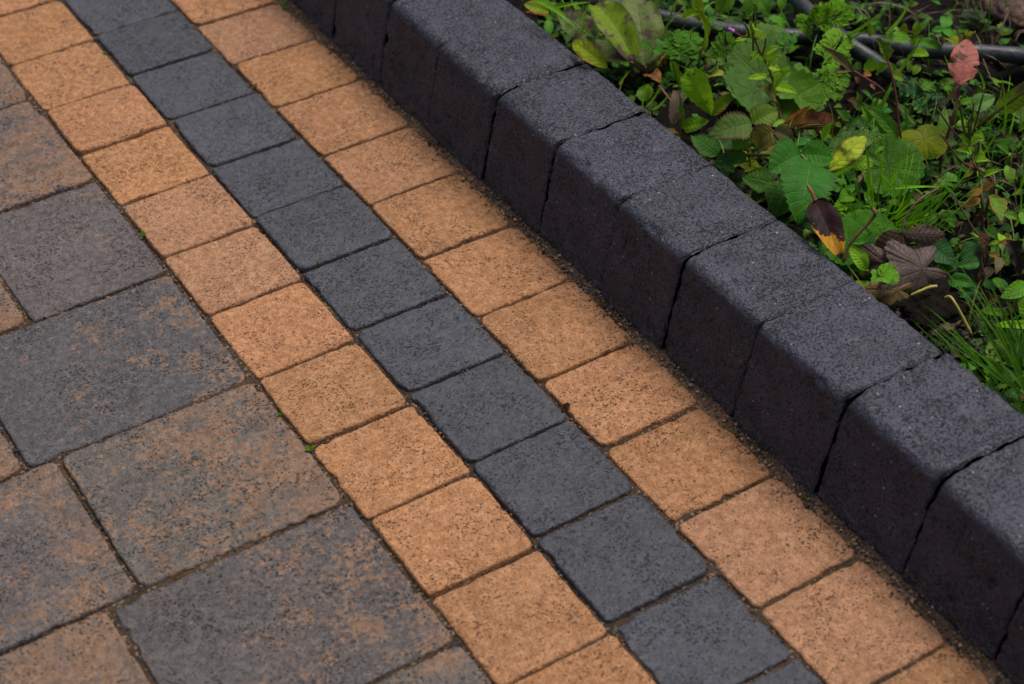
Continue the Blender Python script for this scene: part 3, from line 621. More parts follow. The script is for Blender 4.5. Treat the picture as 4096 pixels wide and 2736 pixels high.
# ---------------- dark green bramble, three leaflets
p = Plant('bramble_sprig', 'dark green bramble leaf of three serrated leaflets dotted with dew', 'bramble', soilpt('e',150,1420))
nd = pt('e',410,935,.118)
p.stem([p.b+(0,0,-.005), pt('e',120,1370,.085), pt('e',350,1110,.105), nd], .0022, .0014, (.13,.03,.03)); p.stem([nd, pt('e',480,1010,.119), pt('e',545,1060,.12)], .0011, .001, (.22,.20,.08))
BQ = dict(mat=LB, prof='bramble', teeth=14, ta=.34, corr=.02, cn=8, nv=5, tskew=.7)
p.leaf(nd, pt('e',-105,1200,.118), .92, (.022,.115,.024,.1), fold=.18, arch=.5, **BQ)
p.leaf(nd, pt('e',905,990,.112), .86, (.030,.14,.024,.1), fold=.25, arch=.5, **BQ)
p.leaf(pt('e',545,1060,.12), pt('k',1640,1330,.098), .70, (.022,.12,.026,.1), fold=.15, arch=.55, **BQ)
# young bramble above it
p = Plant('bramble_sprig', 'young bramble shoot with purple-edged and yellow-brown crinkled leaves', 'bramble', soilpt('e',60,760))
n2 = pt('m',2140,1105,.115); n3 = pt('r',112,1175,.118)
p.stem([p.b, pt('e',40,650,.095), n3], .0016, .001, (.14,.08,.03)); p.stem([n3, n2], .0011, .001, (.18,.05,.03)); p.stem([pt('m',2080,1390,.08), pt('m',2340,1385,.085)], .0016, .0015, (.13,.035,.02), 'runner')
p.leaf(n2, pt('m',1742,1225,.112), .60, (.115,.17,.06,1.0), fold=.2, arch=.5, **BQ)
p.leaf(n2+(0,0,-.006), pt('m',1975,1340,.095), .88, (.07,.17,.03,.4), fold=.15, arch=.4, **BQ)
p.leaf(n2+(.004,.004,-.004), pt('r',140,990,.115), .8, (.09,.15,.04,.6), fold=.2, arch=.5, **BQ)
p.leaf(n3, pt('r',-50,1310,.098), .95, (.17,.13,.02,.9), fold=.4, arch=.9, label='yellow-brown leaflet', **BQ)
p.leaf(n3, pt('r',272,1262,.105), .75, (.10,.085,.035,1.), fold=.45, arch=.7, label='brown-tinged leaflet', **BQ)
# low dark bramble leaves against the kerb
p = Plant('bramble_sprig', 'low dark bramble leaves tucked right behind the kerb edge', 'bramble', soilpt('k',760,520))
for B, T, zb, zt, wr, c in ((('m',1840,1385),('m',1600,1215),.085,.09,.62,(.03,.11,.032)), (('m',1960,1250),('m',1820,1330),.08,.08,.8,(.03,.10,.04)), (('m',2095,1400),('m',1810,1440),.088,.085,.5,(.018,.075,.022)), (('k',560,420),('k',800,640),.09,.08,.6,(.02,.085,.03)),
   (('k',1300,780),('k',900,700),.085,.085,.85,(.03,.09,.018)), (('k',1250,880),('k',1010,960),.075,.075,.9,(.025,.08,.015)), (('k',1480,800),('k',1330,1230),.085,.072,.95,(.03,.10,.018)), (('k',1000,420),('k',780,640),.07,.07,.9,(.22,.24,.015)), (('k',1080,330),('k',1240,640),.065,.065,1.0,(.25,.25,.015))):
    p.leaf(pt(*B,zb), pt(*T,zt), wr, (*c,.2), fold=.12, arch=.4, **BQ)

# ---------------- mottled dock, top centre
p = Plant('dock_plant', 'large fading dock leaves blotched purple at the top', 'weed', soilpt('m',1190,690))
cb = pt('m',1175,650,.07)
for B, T, zb, zt, wr, c, kw in ((('m',1185,600),('m',1085,-40),.085,.12,.56,(.15,.17,.09,.9),dict(fold=.2,wave=.04)), (('m',1090,545),('m',740,40),.11,.12,.36,(.13,.19,.025,.35),dict(fold=.55,wave=.05)), (('m',1070,585),('m',760,330),.085,.085,.5,(.16,.17,.10,.9),dict(fold=.15,wave=.05)), (('m',760,380),('m',420,120),.08,.095,.6,(.12,.16,.07,.5),dict(fold=.1,wave=.05)), (('m',1180,650),('m',1370,470),.075,.09,.35,(.11,.13,.02,.8),dict(fold=.5,wave=.1))):
    p.leaf(pt(*B,zb), pt(*T,zt), wr, c, LD, 'dock', arch=.5, nv=5, nu=30, **kw)
p.stem([p.b, cb, pt('m',1185,600,.085)], .002, .0016, (.24,.12,.08)); p.stem([cb, pt('m',1120,600,.08), pt('m',1060,555,.09)], .0018, .0014, (.25,.11,.08), 'leaf_stalk')
# fallen scraps near it
for nm, lb, c, B, T, wr, col in (('fallen_leaf','orange-red withered leaf lying at the kerb edge near the top','leaf',('m',160,110),('m',320,150),.5,(.38,.09,.03)), ('fallen_leaf','dark red-brown pointed leaf between the dock and the dandelion','leaf',('m',1345,600),('m',1335,470),.55,(.10,.02,.01)), ('fallen_leaf','small orange withered leaf below the dock plant','leaf',('m',1230,690),('m',1330,750),.6,(.40,.16,.04)), ('fallen_leaf','dull brown dead leaf on edge beside the dandelion leaf','leaf',('m',1440,1120),('m',1475,815),.35,(.13,.075,.05))):
    q = Plant(nm, lb, c, pt(*B,.08)); q.leaf(pt(*B,.08), pt(*T,.09), wr, (*col,.6), LX, 'ovate', fold=.4, arch=.8, wave=.06, name='blade')

# ---------------- plants along the kerb, top
p = Plant('weed', 'yellow-green drooping leaf with red tip touching the kerb edge', 'weed', soilpt('m',860,640))
p.stem([p.b, pt('m',855,640,.09), pt('m',845,600,.1)], .001, .0008, (.14,.12,.03))
p.leaf(pt('m',850,610,.10), pt('m',540,370,.112), .40, (.20,.25,.02,.7), LW, 'ellip', teeth=12, ta=.08, fold=.2, arch=.7, hint=(-.6,-.3,.8)); p.leaf(pt('m',330,110,.1), pt('m',100,40,.11), .5, (.18,.24,.03,.6), LW, 'ellip', fold=.2)
p = Plant('weed', 'upright strap-leaved weed with a pale folded leaf behind the dandelion', 'weed', soilpt('a',1150,1080))
p.stem([p.b, pt('a',1160,980,.08), pt('a',1190,760,.105)], .002, .0012, (.22,.26,.07))
p.leaf(pt('a',1190,780,.105), pt('a',1110,120,.17), .24, (.17,.27,.03,.4), LF, 'lance', teeth=12, ta=.25, fold=.5, arch=.3, hint=(.3,-.6,.5)); p.leaf(pt('a',1170,330,.15), pt('a',1080,-120,.18), .40, (.20,.28,.05,.3), LF, 'ellip', fold=.2, arch=.2); p.leaf(pt('a',1160,190,.165), pt('a',890,300,.15), .45, (.17,.32,.02,.2), LF, 'ovate', fold=.5, arch=.5)
p = Plant('dandelion', 'bright green broad dandelion leaf standing up behind the kerb', 'weed', soilpt('m',1800,1060))
p.leaf(pt('m',1790,1040,.075), pt('m',1555,620,.14), .40, (.17,.36,.02,.2), LF, 'spat', teeth=9, ta=.12, fold=.25, arch=.5, corr=.02, nv=5, hint=(-.5,-.7,.5))
p.leaf(pt('m',1500,830,.10), pt('m',1415,540,.14), .22, (.07,.17,.02,.2), LF, 'spat', fold=.6, arch=.3); p.leaf(pt('m',1515,1160,.07), pt('m',1490,810,.11), .15, (.05,.14,.015,.2), LF, 'lance', fold=.5); p.leaf(pt('m',1600,880,.09), pt('m',1480,640,.11), .2, (.05,.13,.015,.2), LF, 'spat', fold=.5)
p.stem([pt('m',1310,770,.075), pt('m',1430,920,.07)], .0016, .0012, (.20,.06,.05), 'leaf_stalk')
p.leaf(pt('m',1790,1010,.08), pt('m',1985,840,.1), .55, (.15,.26,.03,.9), LW, 'ovate', teeth=8, ta=.2, fold=.3, arch=.5, label='lobed leaf with brown edge'); p.leaf(pt('m',1530,1150,.07), pt('m',1760,1080,.085), .6, (.13,.28,.03,.2), LF, 'ovate', teeth=9, ta=.2, fold=.2)
# cut-leaved weeds
CUT = [('cut-leaved weed with deeply notched fresh green leaves over the diagonal hose', ('b',1000,560), [(('b',1000,470),('b',1500,160),.075,.115,.72,(.11,.25,.025),8),(('b',1000,440),('b',720,340),.075,.11,.6,(.10,.23,.02),5),(('b',1040,430),('b',1150,90),.075,.13,.55,(.10,.24,.02),6)]),
 ('cut-leaved weed with ruffled pale green leaf below the diagonal hose', ('b',1150,1080), [(('b',1120,1040),('b',1440,580),.075,.11,.62,(.13,.27,.05),9),(('b',1100,1000),('b',1560,930),.075,.10,.5,(.11,.25,.04),7),(('b',1180,560),('b',1290,480),.09,.1,.6,(.12,.25,.04),5)]),
 ('cut-leaved weed with lacy green leaves beside the rust-brown leaf', ('b',1000,1330), [(('b',980,1290),('b',1500,1200),.075,.10,.62,(.10,.23,.04),8),(('b',1050,1320),('b',1420,1450),.075,.09,.7,(.09,.21,.04),7),(('b',980,1280),('b',760,1180),.075,.09,.6,(.06,.16,.02),5)]),
 ('crinkled cut-leaved weed below the top hose between strap leaf and willowherb', ('a',1650,1000), [(('a',1560,1010),('a',1560,560),.075,.12,.7,(.09,.22,.04),8),(('a',1600,1010),('a',1880,720),.075,.11,.6,(.10,.24,.04),8),(('a',1550,880),('a',1330,800),.08,.10,.7,(.08,.20,.04),6),(('a',1600,1000),('a',1730,1090),.08,.09,.8,(.10,.24,.03),5)]),
 ('dark cut-leaved weed with small notched leaves left of the strap leaf', ('a',900,1050), [(('a',900,1000),('a',720,560),.07,.10,.6,(.05,.15,.02),7),(('a',920,980),('a',1020,560),.07,.10,.6,(.06,.16,.03),7),(('a',880,1050),('a',620,1020),.06,.08,.7,(.04,.12,.025),6),(('a',940,1050),('a',1080,900),.07,.09,.7,(.06,.15,.05),6),(('a',760,1260),('a',600,1220),.06,.075,.7,(.03,.11,.03),5)])]
for i, (lb, bs, lv) in enumerate(CUT):
    p = Plant('cut_leaved_weed', lb, 'weed', soilpt(*bs))
    for j, (B, T, zb, zt, wr, c, pr) in enumerate(lv):
        p.cut(pt(*B,zb+.01), pt(*T,zt-.012), wr*1.1, (*mulc(c,1.35),.2), pr, seed=i*31+j*7+1); p.stem([p.b, pt(*B,zb)], .001, .0008, (.10,.16,.03), 'leaf_stalk')
# leaves crossing the top edge
p = Plant('weed', 'broad green leaves hanging in from the top edge above the purple bud', 'weed', pt('a',1700,-300,.06))
for B, T, zb, zt, wr, c, pf in ((('a',1700,-60),('a',1440,180),.15,.13,.75,(.08,.20,.02),'bramble'), (('a',2000,-120),('a',1920,240),.15,.13,.62,(.11,.26,.05),'ellip'), (('a',1500,-40),('a',1390,260),.11,.09,.2,(.12,.18,.03),'lance'), (('b',430,-60),('b',560,110),.13,.115,.9,(.07,.19,.03),'bramble'), (('b',150,0),('b',300,230),.1,.085,.9,(.06,.17,.025),'bramble')):
    p.leaf(pt(*B,zb), pt(*T,zt), wr, (*c,.2), LF, pf, teeth=11, ta=.12, fold=.2, arch=.5)
p.stem([p.b, pt('a',1700,-80,.15)], .0015, .001, (.10,.14,.03))

# ---------------- avens: pale scalloped leaves behind the willowherb
p = Plant('avens', 'pale green scalloped round leaves behind the tall willowherb stem', 'weed', soilpt('b',200,1500))
for x, y, z, Rr, c, f in (('b',(150,1180),.10,.030,(.14,.25,.085),(-.3,.6,.3)), ('b',(60,1440),.092,.030,(.12,.23,.08),(-.6,-.2,.1)), ('b',(760,1420),.085,.027,(.10,.22,.06),(.7,.4,.1)), ('b',(620,1560),.08,.028,(.11,.24,.055),(.5,-.5,0)), ('b',(280,680),.085,.022,(.09,.20,.06),(.6,.6,.2)), ('b',(280,1250),.088,.024,(.10,.20,.07),(.7,-.2,.2))):
    ct = pt(x,*y,z); p.disc(ct, Rr, (*mulc(c,.72),.2), scallop(22,.11,.3), face=f, hint=(-.35,-.6,.8), cup=.1, corr=.03, cn=9); p.stem([p.b, ct], .001, .0008, (.12,.17,.05), 'leaf_stalk')

# ---------------- rust leaf, maroon leaf and other fallen leaves
q = Plant('fallen_leaf', 'big rust-brown fallen leaf behind the bramble leaflets', 'leaf', pt('e',500,500,.07))
q.leaf(pt('e',190,480,.072), pt('e',1110,470,.075), .50, (.17,.05,.02,.6), LX, 'ellip', fold=-.15, arch=.35, wave=.06, wn=2, nv=6, name='blade', hint=(-.3,-.8,.5))
q = Plant('fallen_leaf', 'glossy dark maroon fallen leaf with a yellow patch, leaning on the kerb', 'leaf', pt('g',200,330,.115))
q.leaf(pt('g',185,320,.122), pt('g',520,1060,.098), .50, MAR, LMY, 'ovate', teeth=26, ta=.03, fold=.22, arch=.35, wave=.02, nv=6, name='blade', hint=(-.45,-.6,.75)); q.stem([pt('g',92,130,.13), pt('g',150,220,.127), pt('g',190,330,.122)], .0013, .0018, (.26,.07,.03), 'leaf_stalk')
q = Plant('fallen_leaf', 'dark brown three-lobed fallen leaf on a long wiry stalk', 'leaf', pt('g',1280,735,.105))
q.leaf(pt('g',1285,740,.105), pt('g',1830,760,.10), .42, (.105,.062,.045,.6), LX, 'ellip', teeth=9, ta=.25, fold=-.3, arch=.6, corr=.05, nv=5, name='lobe', hint=(-.2,-.8,.6))
q.leaf(pt('g',1285,740,.105), pt('g',890,1090,.075), .62, (.075,.036,.022,.6), LX, 'bramble', teeth=14, ta=.1, fold=-.25, arch=.5, corr=.04, nv=5, name='lobe')
q.leaf(pt('g',1285,740,.105), pt('g',1270,1080,.08), .55, (.07,.034,.024,.6), LX, 'bramble', teeth=10, ta=.1, fold=-.25, arch=.4, corr=.04, name='lobe')
q.stem([pt('g',1740,165,.125), pt('g',1500,310,.125), pt('g',1330,520,.115), pt('g',1285,735,.105)], .0011, .0009, (.13,.06,.035), 'leaf_stalk')
q = Plant('fallen_leaf', 'grey-brown lobed dead leaf with dark veins beside the soil', 'leaf', pt('g',1480,1190,.085))
q.disc(pt('g',1530,1190,.088), .036, (.15,.10,.085,.4), lobes(5,.30,34,.07), PX, face=(-.8,.1,-.1), hint=(-.4,-.7,.75), cup=-.25, corr=.05, cn=5, wave=.12, nt=140, name='blade')
q.disc(pt('g',1480,1360,.075), .024, (.12,.08,.065,.4), lobes(5,.3,30,.06), PX, face=(-.2,-.8,-.4), hint=(-.4,-.7,.5), cup=-.3, wave=.15, name='blade')
q = Plant('fallen_leaf', 'small crumpled brown leaf in front of the three-lobed leaf', 'leaf', pt('g',1080,1130,.08))
q.disc(pt('g',1090,1110,.085), .024, (.125,.075,.055,.4), lobes(5,.35,26,.08), PX, face=(-.3,.6,.2), hint=(-.5,-.6,.6), cup=-.4, wave=.15, name='blade')
q = Plant('fallen_leaf', 'yellow-brown dead leaf half under the kerb edge by the soil', 'leaf', pt('g',1200,1430,.075))
q.disc(pt('g',1230,1450,.078), .026, (.20,.125,.04,.4), lobes(5,.3,26,.05), PX, face=(-.6,.4,0), cup=-.2, name='blade')
q = Plant('fallen_leaf', 'dark purple withered leaf beside the grey-brown lobed leaf', 'leaf', pt('g',1700,1290,.07)); q.leaf(pt('g',1640,1200,.075), pt('g',1790,1400,.07), .6, (.05,.018,.02,.4), LX, 'ovate', fold=.5, arch=.9, wave=.1, name='blade')
q = Plant('dead_stalk', 'brown dry stalk standing at the kerb edge right of the maroon leaf', 'stalk', pt('g',545,1085,.08)); q.stem([pt('g',545,1085,.08), pt('g',640,850,.095), pt('g',900,560,.115), pt('g',940,480,.122), pt('g',915,415,.125)], .0012, .0019, (.19,.11,.04), bumpy=.25)
for lb, pts in (('short yellow leaf stalk lying below the grey-brown leaf', [('g',1390,1510,.08),('g',1500,1460,.084),('g',1620,1410,.087),('g',1720,1395,.088)]), ('long hooked yellow leaf stalk lying on the bare soil', [('i',565,285,.085),('i',630,275,.088),('i',700,370,.085),('i',790,540,.075),('i',900,750,.062)]), ('stubby yellow leaf stalk with brown end on the soil', [('i',530,590,.066),('i',620,570,.068),('i',700,570,.068),('i',765,575,.066)])):
    q = Plant('fallen_stalk', lb, 'stalk', pt(*pts[0])); q.stem([pt(*a) for a in pts], .0012, .0014, (.50,.42,.09), bumpy=.15)

# ---------------- small green plants by the brown leaves
p = Plant('plantain', 'smooth light green oval leaf rising behind the kerb', 'weed', soilpt('g',850,1230)); p.stem([p.b, pt('g',848,1200,.09)], .0012, .001, (.20,.24,.05)); p.leaf(pt('g',850,1200,.09), pt('g',612,905,.11), .50, (.17,.34,.035,.15), LF, 'ellip', fold=.18, arch=.5, nv=5, hint=(-.3,-.7,.8))
p = Plant('geranium', 'small bright green lobed leaf at the kerb beside the brown leaves', 'weed', soilpt('g',1040,1300)); p.stem([p.b, pt('g',1035,1250,.095)], .001, .0008, (.14,.2,.04))
p.disc(pt('g',1035,1250,.098), .0125, (.10,.26,.03,.3), lobes(5,.25,26,.08), face=(-.2,-.8,0), cup=.15, corr=.06); p.disc(pt('g',1090,1260,.096), .0095, (.10,.25,.03,.3), scallop(16,.1,.5), face=(.9,.1,0), cup=.15)
p = Plant('weed', 'two rounded toothed green leaves behind the light oval leaf', 'weed', soilpt('g',830,900))
for x, y, z, Rr, c in ((880,850,.085,.028,(.06,.18,.03)), (600,850,.09,.020,(.05,.17,.03)), (720,900,.085,.018,(.045,.15,.05))): p.disc(pt('g',x,y,z), Rr, (*c,.2), scallop(22,.06,.4), face=(-.5,.5,.1), cup=.1); p.stem([p.b, pt('g',x,y,z)], .0009, .0008, (.1,.16,.04), 'leaf_stalk')
for x, y, x2, y2, wr, c in ((570,570,665,370,.42,(.05,.16,.025)),(480,640,720,710,.3,(.05,.16,.03)),(600,380,410,440,.35,(.08,.2,.02)),(640,260,480,330,.4,(.07,.19,.025))): p.leaf(pt('g',x,y,.08), pt('g',x2,y2,.095), wr, (*c,.2), LF, 'ellip', teeth=7, ta=.1, fold=.2)
# yellow spotted leaf and its green neighbours
p = Plant('avens', 'yellow-green leaf with dark brown spots among scalloped green leaves', 'weed', soilpt('e',1050,1320))
p.leaf(pt('e',850,1180,.098), pt('e',1425,650,.115), .44, (.33,.40,.05,1.), LY, 'ellip', teeth=12, ta=.06, fold=.15, arch=.4, nv=5, label='yellow leaf with brown spots')
p.leaf(pt('e',840,870,.095), pt('e',1640,620,.10), .42, (.10,.19,.07,.3), LF, 'bramble', teeth=20, ta=.14, fold=.15, corr=.02, nv=5)
p.leaf(pt('e',1030,1060,.09), pt('e',1560,1080,.095), .50, (.17,.30,.03,.3), LF, 'ellip', teeth=12, ta=.15, fold=.1, corr=.02, nv=5); p.leaf(pt('e',1380,900,.09), pt('e',1790,720,.10), .55, (.11,.24,.035,.3), LF, 'bramble', teeth=10, ta=.2, fold=.15, corr=.02)
p.disc(pt('e',1780,1130,.085), .027, (.045,.13,.025,.2), scallop(22,.1,.2), face=(.5,-.5,0), cup=.08); p.leaf(pt('e',700,720,.09), pt('e',765,490,.12), .55, (.14,.30,.03,.2), LF, 'spat', fold=.2, teeth=6, ta=.1)
for x, y, x2, y2 in ((1040,480,930,470),(1150,520,1250,410),(1200,470,1330,390)): p.leaf(pt('e',x,y,.085), pt('e',x2,y2,.09), .5, (.045,.16,.035,.2), LF, 'ellip', fold=.2)
# long reddish stalks
p = Plant('dock_plant', 'thin red-stalked dock with a torn dark green leaf at its top', 'weed', soilpt('d',520,1300))
p.stem([p.b, pt('d',480,1150,.075), pt('d',400,750,.105), pt('d',330,150,.14), pt('c',260,1150,.16), pt('c',180,900,.172)], .0013, .0009, (.20,.035,.04))
p.leaf(pt('c',200,930,.172), pt('c',30,600,.195), .55, (.07,.13,.018,1.), LD, 'ovate', teeth=6, ta=.3, fold=.4, arch=.4, wave=.06); p.leaf(pt('c',270,1180,.158), pt('c',430,1230,.15), .8, (.12,.2,.02,.5), LF, 'ovate', teeth=7, ta=.25, fold=.3); p.leaf(pt('c',230,980,.168), pt('c',330,1180,.155), .35, (.10,.17,.02,.5), LF, 'lance', fold=.3)
p = Plant('dock_plant', 'purple-brown withered dock leaf slanting across the cut-leaved weeds', 'weed', soilpt('d',280,300))
p.stem([p.b, pt('b',2100,1440,.085), pt('b',1800,1220,.105), pt('b',1580,1090,.115)], .0013, .0011, (.20,.04,.06)); p.leaf(pt('b',1620,1130,.113), pt('b',1085,700,.14), .22, (.11,.085,.035,.9), LD, 'lance', fold=.7, arch=.2, wave=.1); p.leaf(pt('b',1560,1080,.113), pt('b',1290,1140,.12), .35, (.13,.08,.05,.9), LX, 'lance', fold=.5)
for x, y, x2, y2, c in ((1780,1190,1890,1150,(.42,.16,.04)),(1880,1310,1965,1420,(.42,.17,.10)),(1640,1200,1720,1310,(.34,.12,.02))): p.leaf(pt('b',x,y,.105), pt('b',x2,y2,.1), .45, (*c,.5), LW, 'lance', fold=.4)
p = Plant('weed', 'dark lance-shaped leaves slanting down right of the rust-brown leaf', 'weed', soilpt('e',1900,650))
for x, y, x2, y2, zb, zt, wr, c in ((1960,720,1330,90,.085,.12,.26,(.045,.14,.018)),(1480,420,1330,160,.095,.115,.5,(.09,.27,.03)),(1330,110,1280,-60,.11,.12,.55,(.06,.17,.02)),(1340,120,1280,240,.11,.1,.5,(.12,.27,.06)),(1700,610,1540,330,.09,.11,.35,(.08,.24,.03)),(1480,270,1640,30,.1,.12,.3,(.05,.15,.02)),(1170,400,940,220,.08,.09,.5,(.05,.16,.02)),(1040,170,910,200,.085,.09,.3,(.1,.24,.03))):
    p.leaf(pt('e',x,y,zb), pt('e',x2,y2,zt), wr, (*c,.2), LF, 'lance', fold=.3, arch=.4, nv=4)
# red dock leaf
p = Plant('dock_leaf', 'upright red and tan dock leaf with magenta midrib, notched and holed', 'leaf', soilpt('d',1030,1300))
p.stem([p.b, pt('d',1060,1000,.08), pt('d',1170,640,.105), pt('d',1290,200,.132), pt('d',1320,30,.142)], .0017, .0014, (.22,.02,.05), 'midrib'); p.stem([pt('d',1320,30,.143), pt('c',1350,1200,.154), pt('c',1420,900,.166)], .0012, .0006, (.40,.05,.20), 'midrib')
p.leaf(pt('c',1310,1330,.15), pt('c',1465,620,.172), .56, (.68,.20,.16,.8), LR, 'notch', nu=40, nv=6, fold=.12, arch=.35, wave=.03, hint=(-.3,-.5,.9))
p.leaf(pt('d',1330,60,.138), pt('d',1100,210,.132), .5, (.33,.17,.10,.8), LR, 'ovate', fold=.4, wave=.1, label='curled tan scrap of blade'); p.leaf(pt('d',1300,120,.137), pt('d',1200,560,.115), .16, (.24,.12,.06,.8), LX, 'strap', fold=.3, wave=.1, label='dried strip along the stalk')
# spiny dark leaves
p = Plant('thistle', 'dark blue-green spiny leaf with pale edges right of centre', 'weed', soilpt('d',560,330))
for x, y, x2, y2, zb, zt, wr, c in ((760,60,360,60,.095,.095,.6,(.025,.085,.05)),(560,150,620,-160,.09,.1,.7,(.03,.09,.05)),(600,180,800,420,.095,.08,.6,(.04,.13,.05)),(740,40,860,-80,.1,.1,.9,(.06,.16,.03)),(880,130,1110,150,.09,.09,.55,(.03,.10,.07)),(640,260,540,420,.09,.08,.5,(.03,.10,.04)),(1100,-20,1200,60,.09,.09,.8,(.08,.2,.03)),(350,0,430,-200,.085,.09,.5,(.03,.09,.04))):
    p.leaf(pt('d',x,y,zb), pt('d',x2,y2,zt), wr, (*c,.6), mat_leaf('leaf_spiny', edge=(.25,.32,.08), vein=.3) if 'leaf_spiny' not in bpy.data.materials else bpy.data.materials['leaf_spiny'], 'bramble', teeth=5, ta=.75, fold=.2, wave=.12, wn=4, nv=5, tskew=.5, nu=40)
# dock at the right edge, and low green leaves near it
p = Plant('dock_plant', 'broad mottled green dock leaf with brown midrib at the right edge', 'weed', soilpt('d',1500,700))
p.stem([p.b, pt('d',1650,580,.08), pt('d',2050,280,.11), pt('d',2450,-20,.14)], .0017, .0011, (.17,.12,.03), 'midrib'); p.leaf(pt('d',1900,380,.095), pt('d',2600,-160,.14), .36, (.12,.19,.03,.6), LD, 'dock', fold=.1, wave=.05, nv=5, hint=(-.3,-.7,.7))
for x, y, x2, y2, zb, zt, wr, c in ((1520,310,1880,150,.085,.09,.7,(.12,.22,.09)),(1330,250,1560,180,.085,.085,.4,(.07,.2,.03)),(1000,900,1100,300,.07,.09,.28,(.06,.14,.02)),(1700,760,1500,820,.09,.09,.7,(.12,.22,.03)),(1060,880,1300,860,.08,.08,.5,(.10,.15,.05)),(2000,800,2200,780,.08,.085,.5,(.1,.22,.05)),(2250,660,2400,600,.09,.1,.6,(.11,.24,.05)),(2100,900,2220,960,.08,.075,.6,(.06,.18,.04))):
    p.leaf(pt('d',x,y,zb), pt('d',x2,y2,zt), wr, (*c,.4), LF, 'bramble', teeth=9, ta=.12, fold=.2, corr=.03)
p = Plant('weed', 'lone olive leaf with brown rim seen from below, left of the willowherb pods', 'weed', soilpt('d',790,960)); p.stem([p.b, pt('d',780,910,.095)], .001, .0008, (.12,.14,.03)); p.disc(pt('d',770,810,.1), .024, (.15,.18,.012,.7), lambda T: .62+.38*np.abs(np.sin(T))**.8, mat=PR, face=(.2,.9,.4), hint=(-.3,-.8,.5), cup=-.35, corr=0.)
# oval leaves over the hose
p = Plant('weed', 'oval light green leaves lying over the hose left of the red leaf', 'weed', soilpt('c',580,860))
for x, y, x2, y2, zb, zt, wr, c in ((550,610,140,600,.095,.1,.42,(.12,.30,.05)),(620,640,1050,760,.095,.09,.38,(.07,.22,.03)),(430,560,450,360,.09,.105,.6,(.18,.24,.03)),(640,560,650,330,.09,.105,.6,(.16,.25,.04)),(560,720,690,580,.09,.1,.5,(.15,.34,.03)),(30,1120,220,1000,.085,.1,.5,(.13,.28,.03)),(-100,1120,-60,890,.085,.105,.7,(.10,.28,.03)),(540,870,840,880,.085,.1,.45,(.15,.28,.02)),(560,1000,520,1130,.075,.07,.7,(.08,.16,.015)),(700,1020,590,1170,.075,.07,.6,(.10,.19,.02))):
    p.leaf(pt('c',x,y,zb), pt('c',x2,y2,zt), wr, (*c,.4), LF, 'ellip', fold=.2, arch=.5, nv=4)
p = Plant('seedling', 'small four-leaved green seedling above the hose near the top right', 'weed', soilpt('c',1090,780))
p.stem([p.b, pt('c',1060,600,.09), pt('c',1065,480,.105)], .0012, .001, (.16,.17,.06))
for x2, y2, wr in ((1130,265,.6),(885,490,.5),(1230,490,.6),(1200,600,.4)): p.leaf(pt('c',1065,460,.106), pt('c',x2,y2,.108), wr, (.055,.20,.05,.1), LF, 'ellip', fold=.2)
for x, y, x2, y2, c in ((1300,690,1260,450,(.24,.28,.12)),(1330,680,1335,530,(.24,.28,.13)),(1430,620,1375,490,(.2,.24,.02)),(1460,620,1580,510,(.2,.25,.02)),(1080,650,1290,760,(.17,.18,.02))): p.leaf(pt('c',x,y,.09), pt('c',x2,y2,.11), .35, (*c,.5), LW, 'lance', fold=.4)
# clovers
for lb, cs in (('clover leaves behind the kerb below the purple-blotched dock leaf', [('m',740,345,.1,.011),('m',940,430,.085,.009),('m',660,400,.09,.009),('m',960,575,.085,.010)]), ('clover leaf on a thin stem in front of the dock leaf', [('a',450,760,.11,.014)]), ('clover leaves beside the top hose left of the cut leaves', [('b',550,640,.09,.012),('b',640,600,.09,.009),('b',540,720,.088,.010)]), ('round clover leaves under the grass right of the bramble', [('g',530,160,.09,.012),('g',570,60,.088,.010)]), ('dark clover leaves beneath the strap leaf by the hose', [('a',1300,260,.09,.013),('a',1360,430,.09,.012)])):
    p = Plant('clover', lb, 'clover', soilpt(*cs[0][:3]))
    for k, x, y, z, L in cs:
        c0 = pt(k,x,y,z); p.stem([p.b, c0], .0008, .0006, (.08,.16,.03))
        for a in range(3):
            an = a*2.094+x*.01; p.leaf(c0, c0+np.array([math.cos(an)*L, math.sin(an)*L, .002]), .85, (.045,.16,.035,.1), LF, 'spat', nu=9, nv=3, fold=.2, hint=(-.2,-.3,1), name='leaflet')
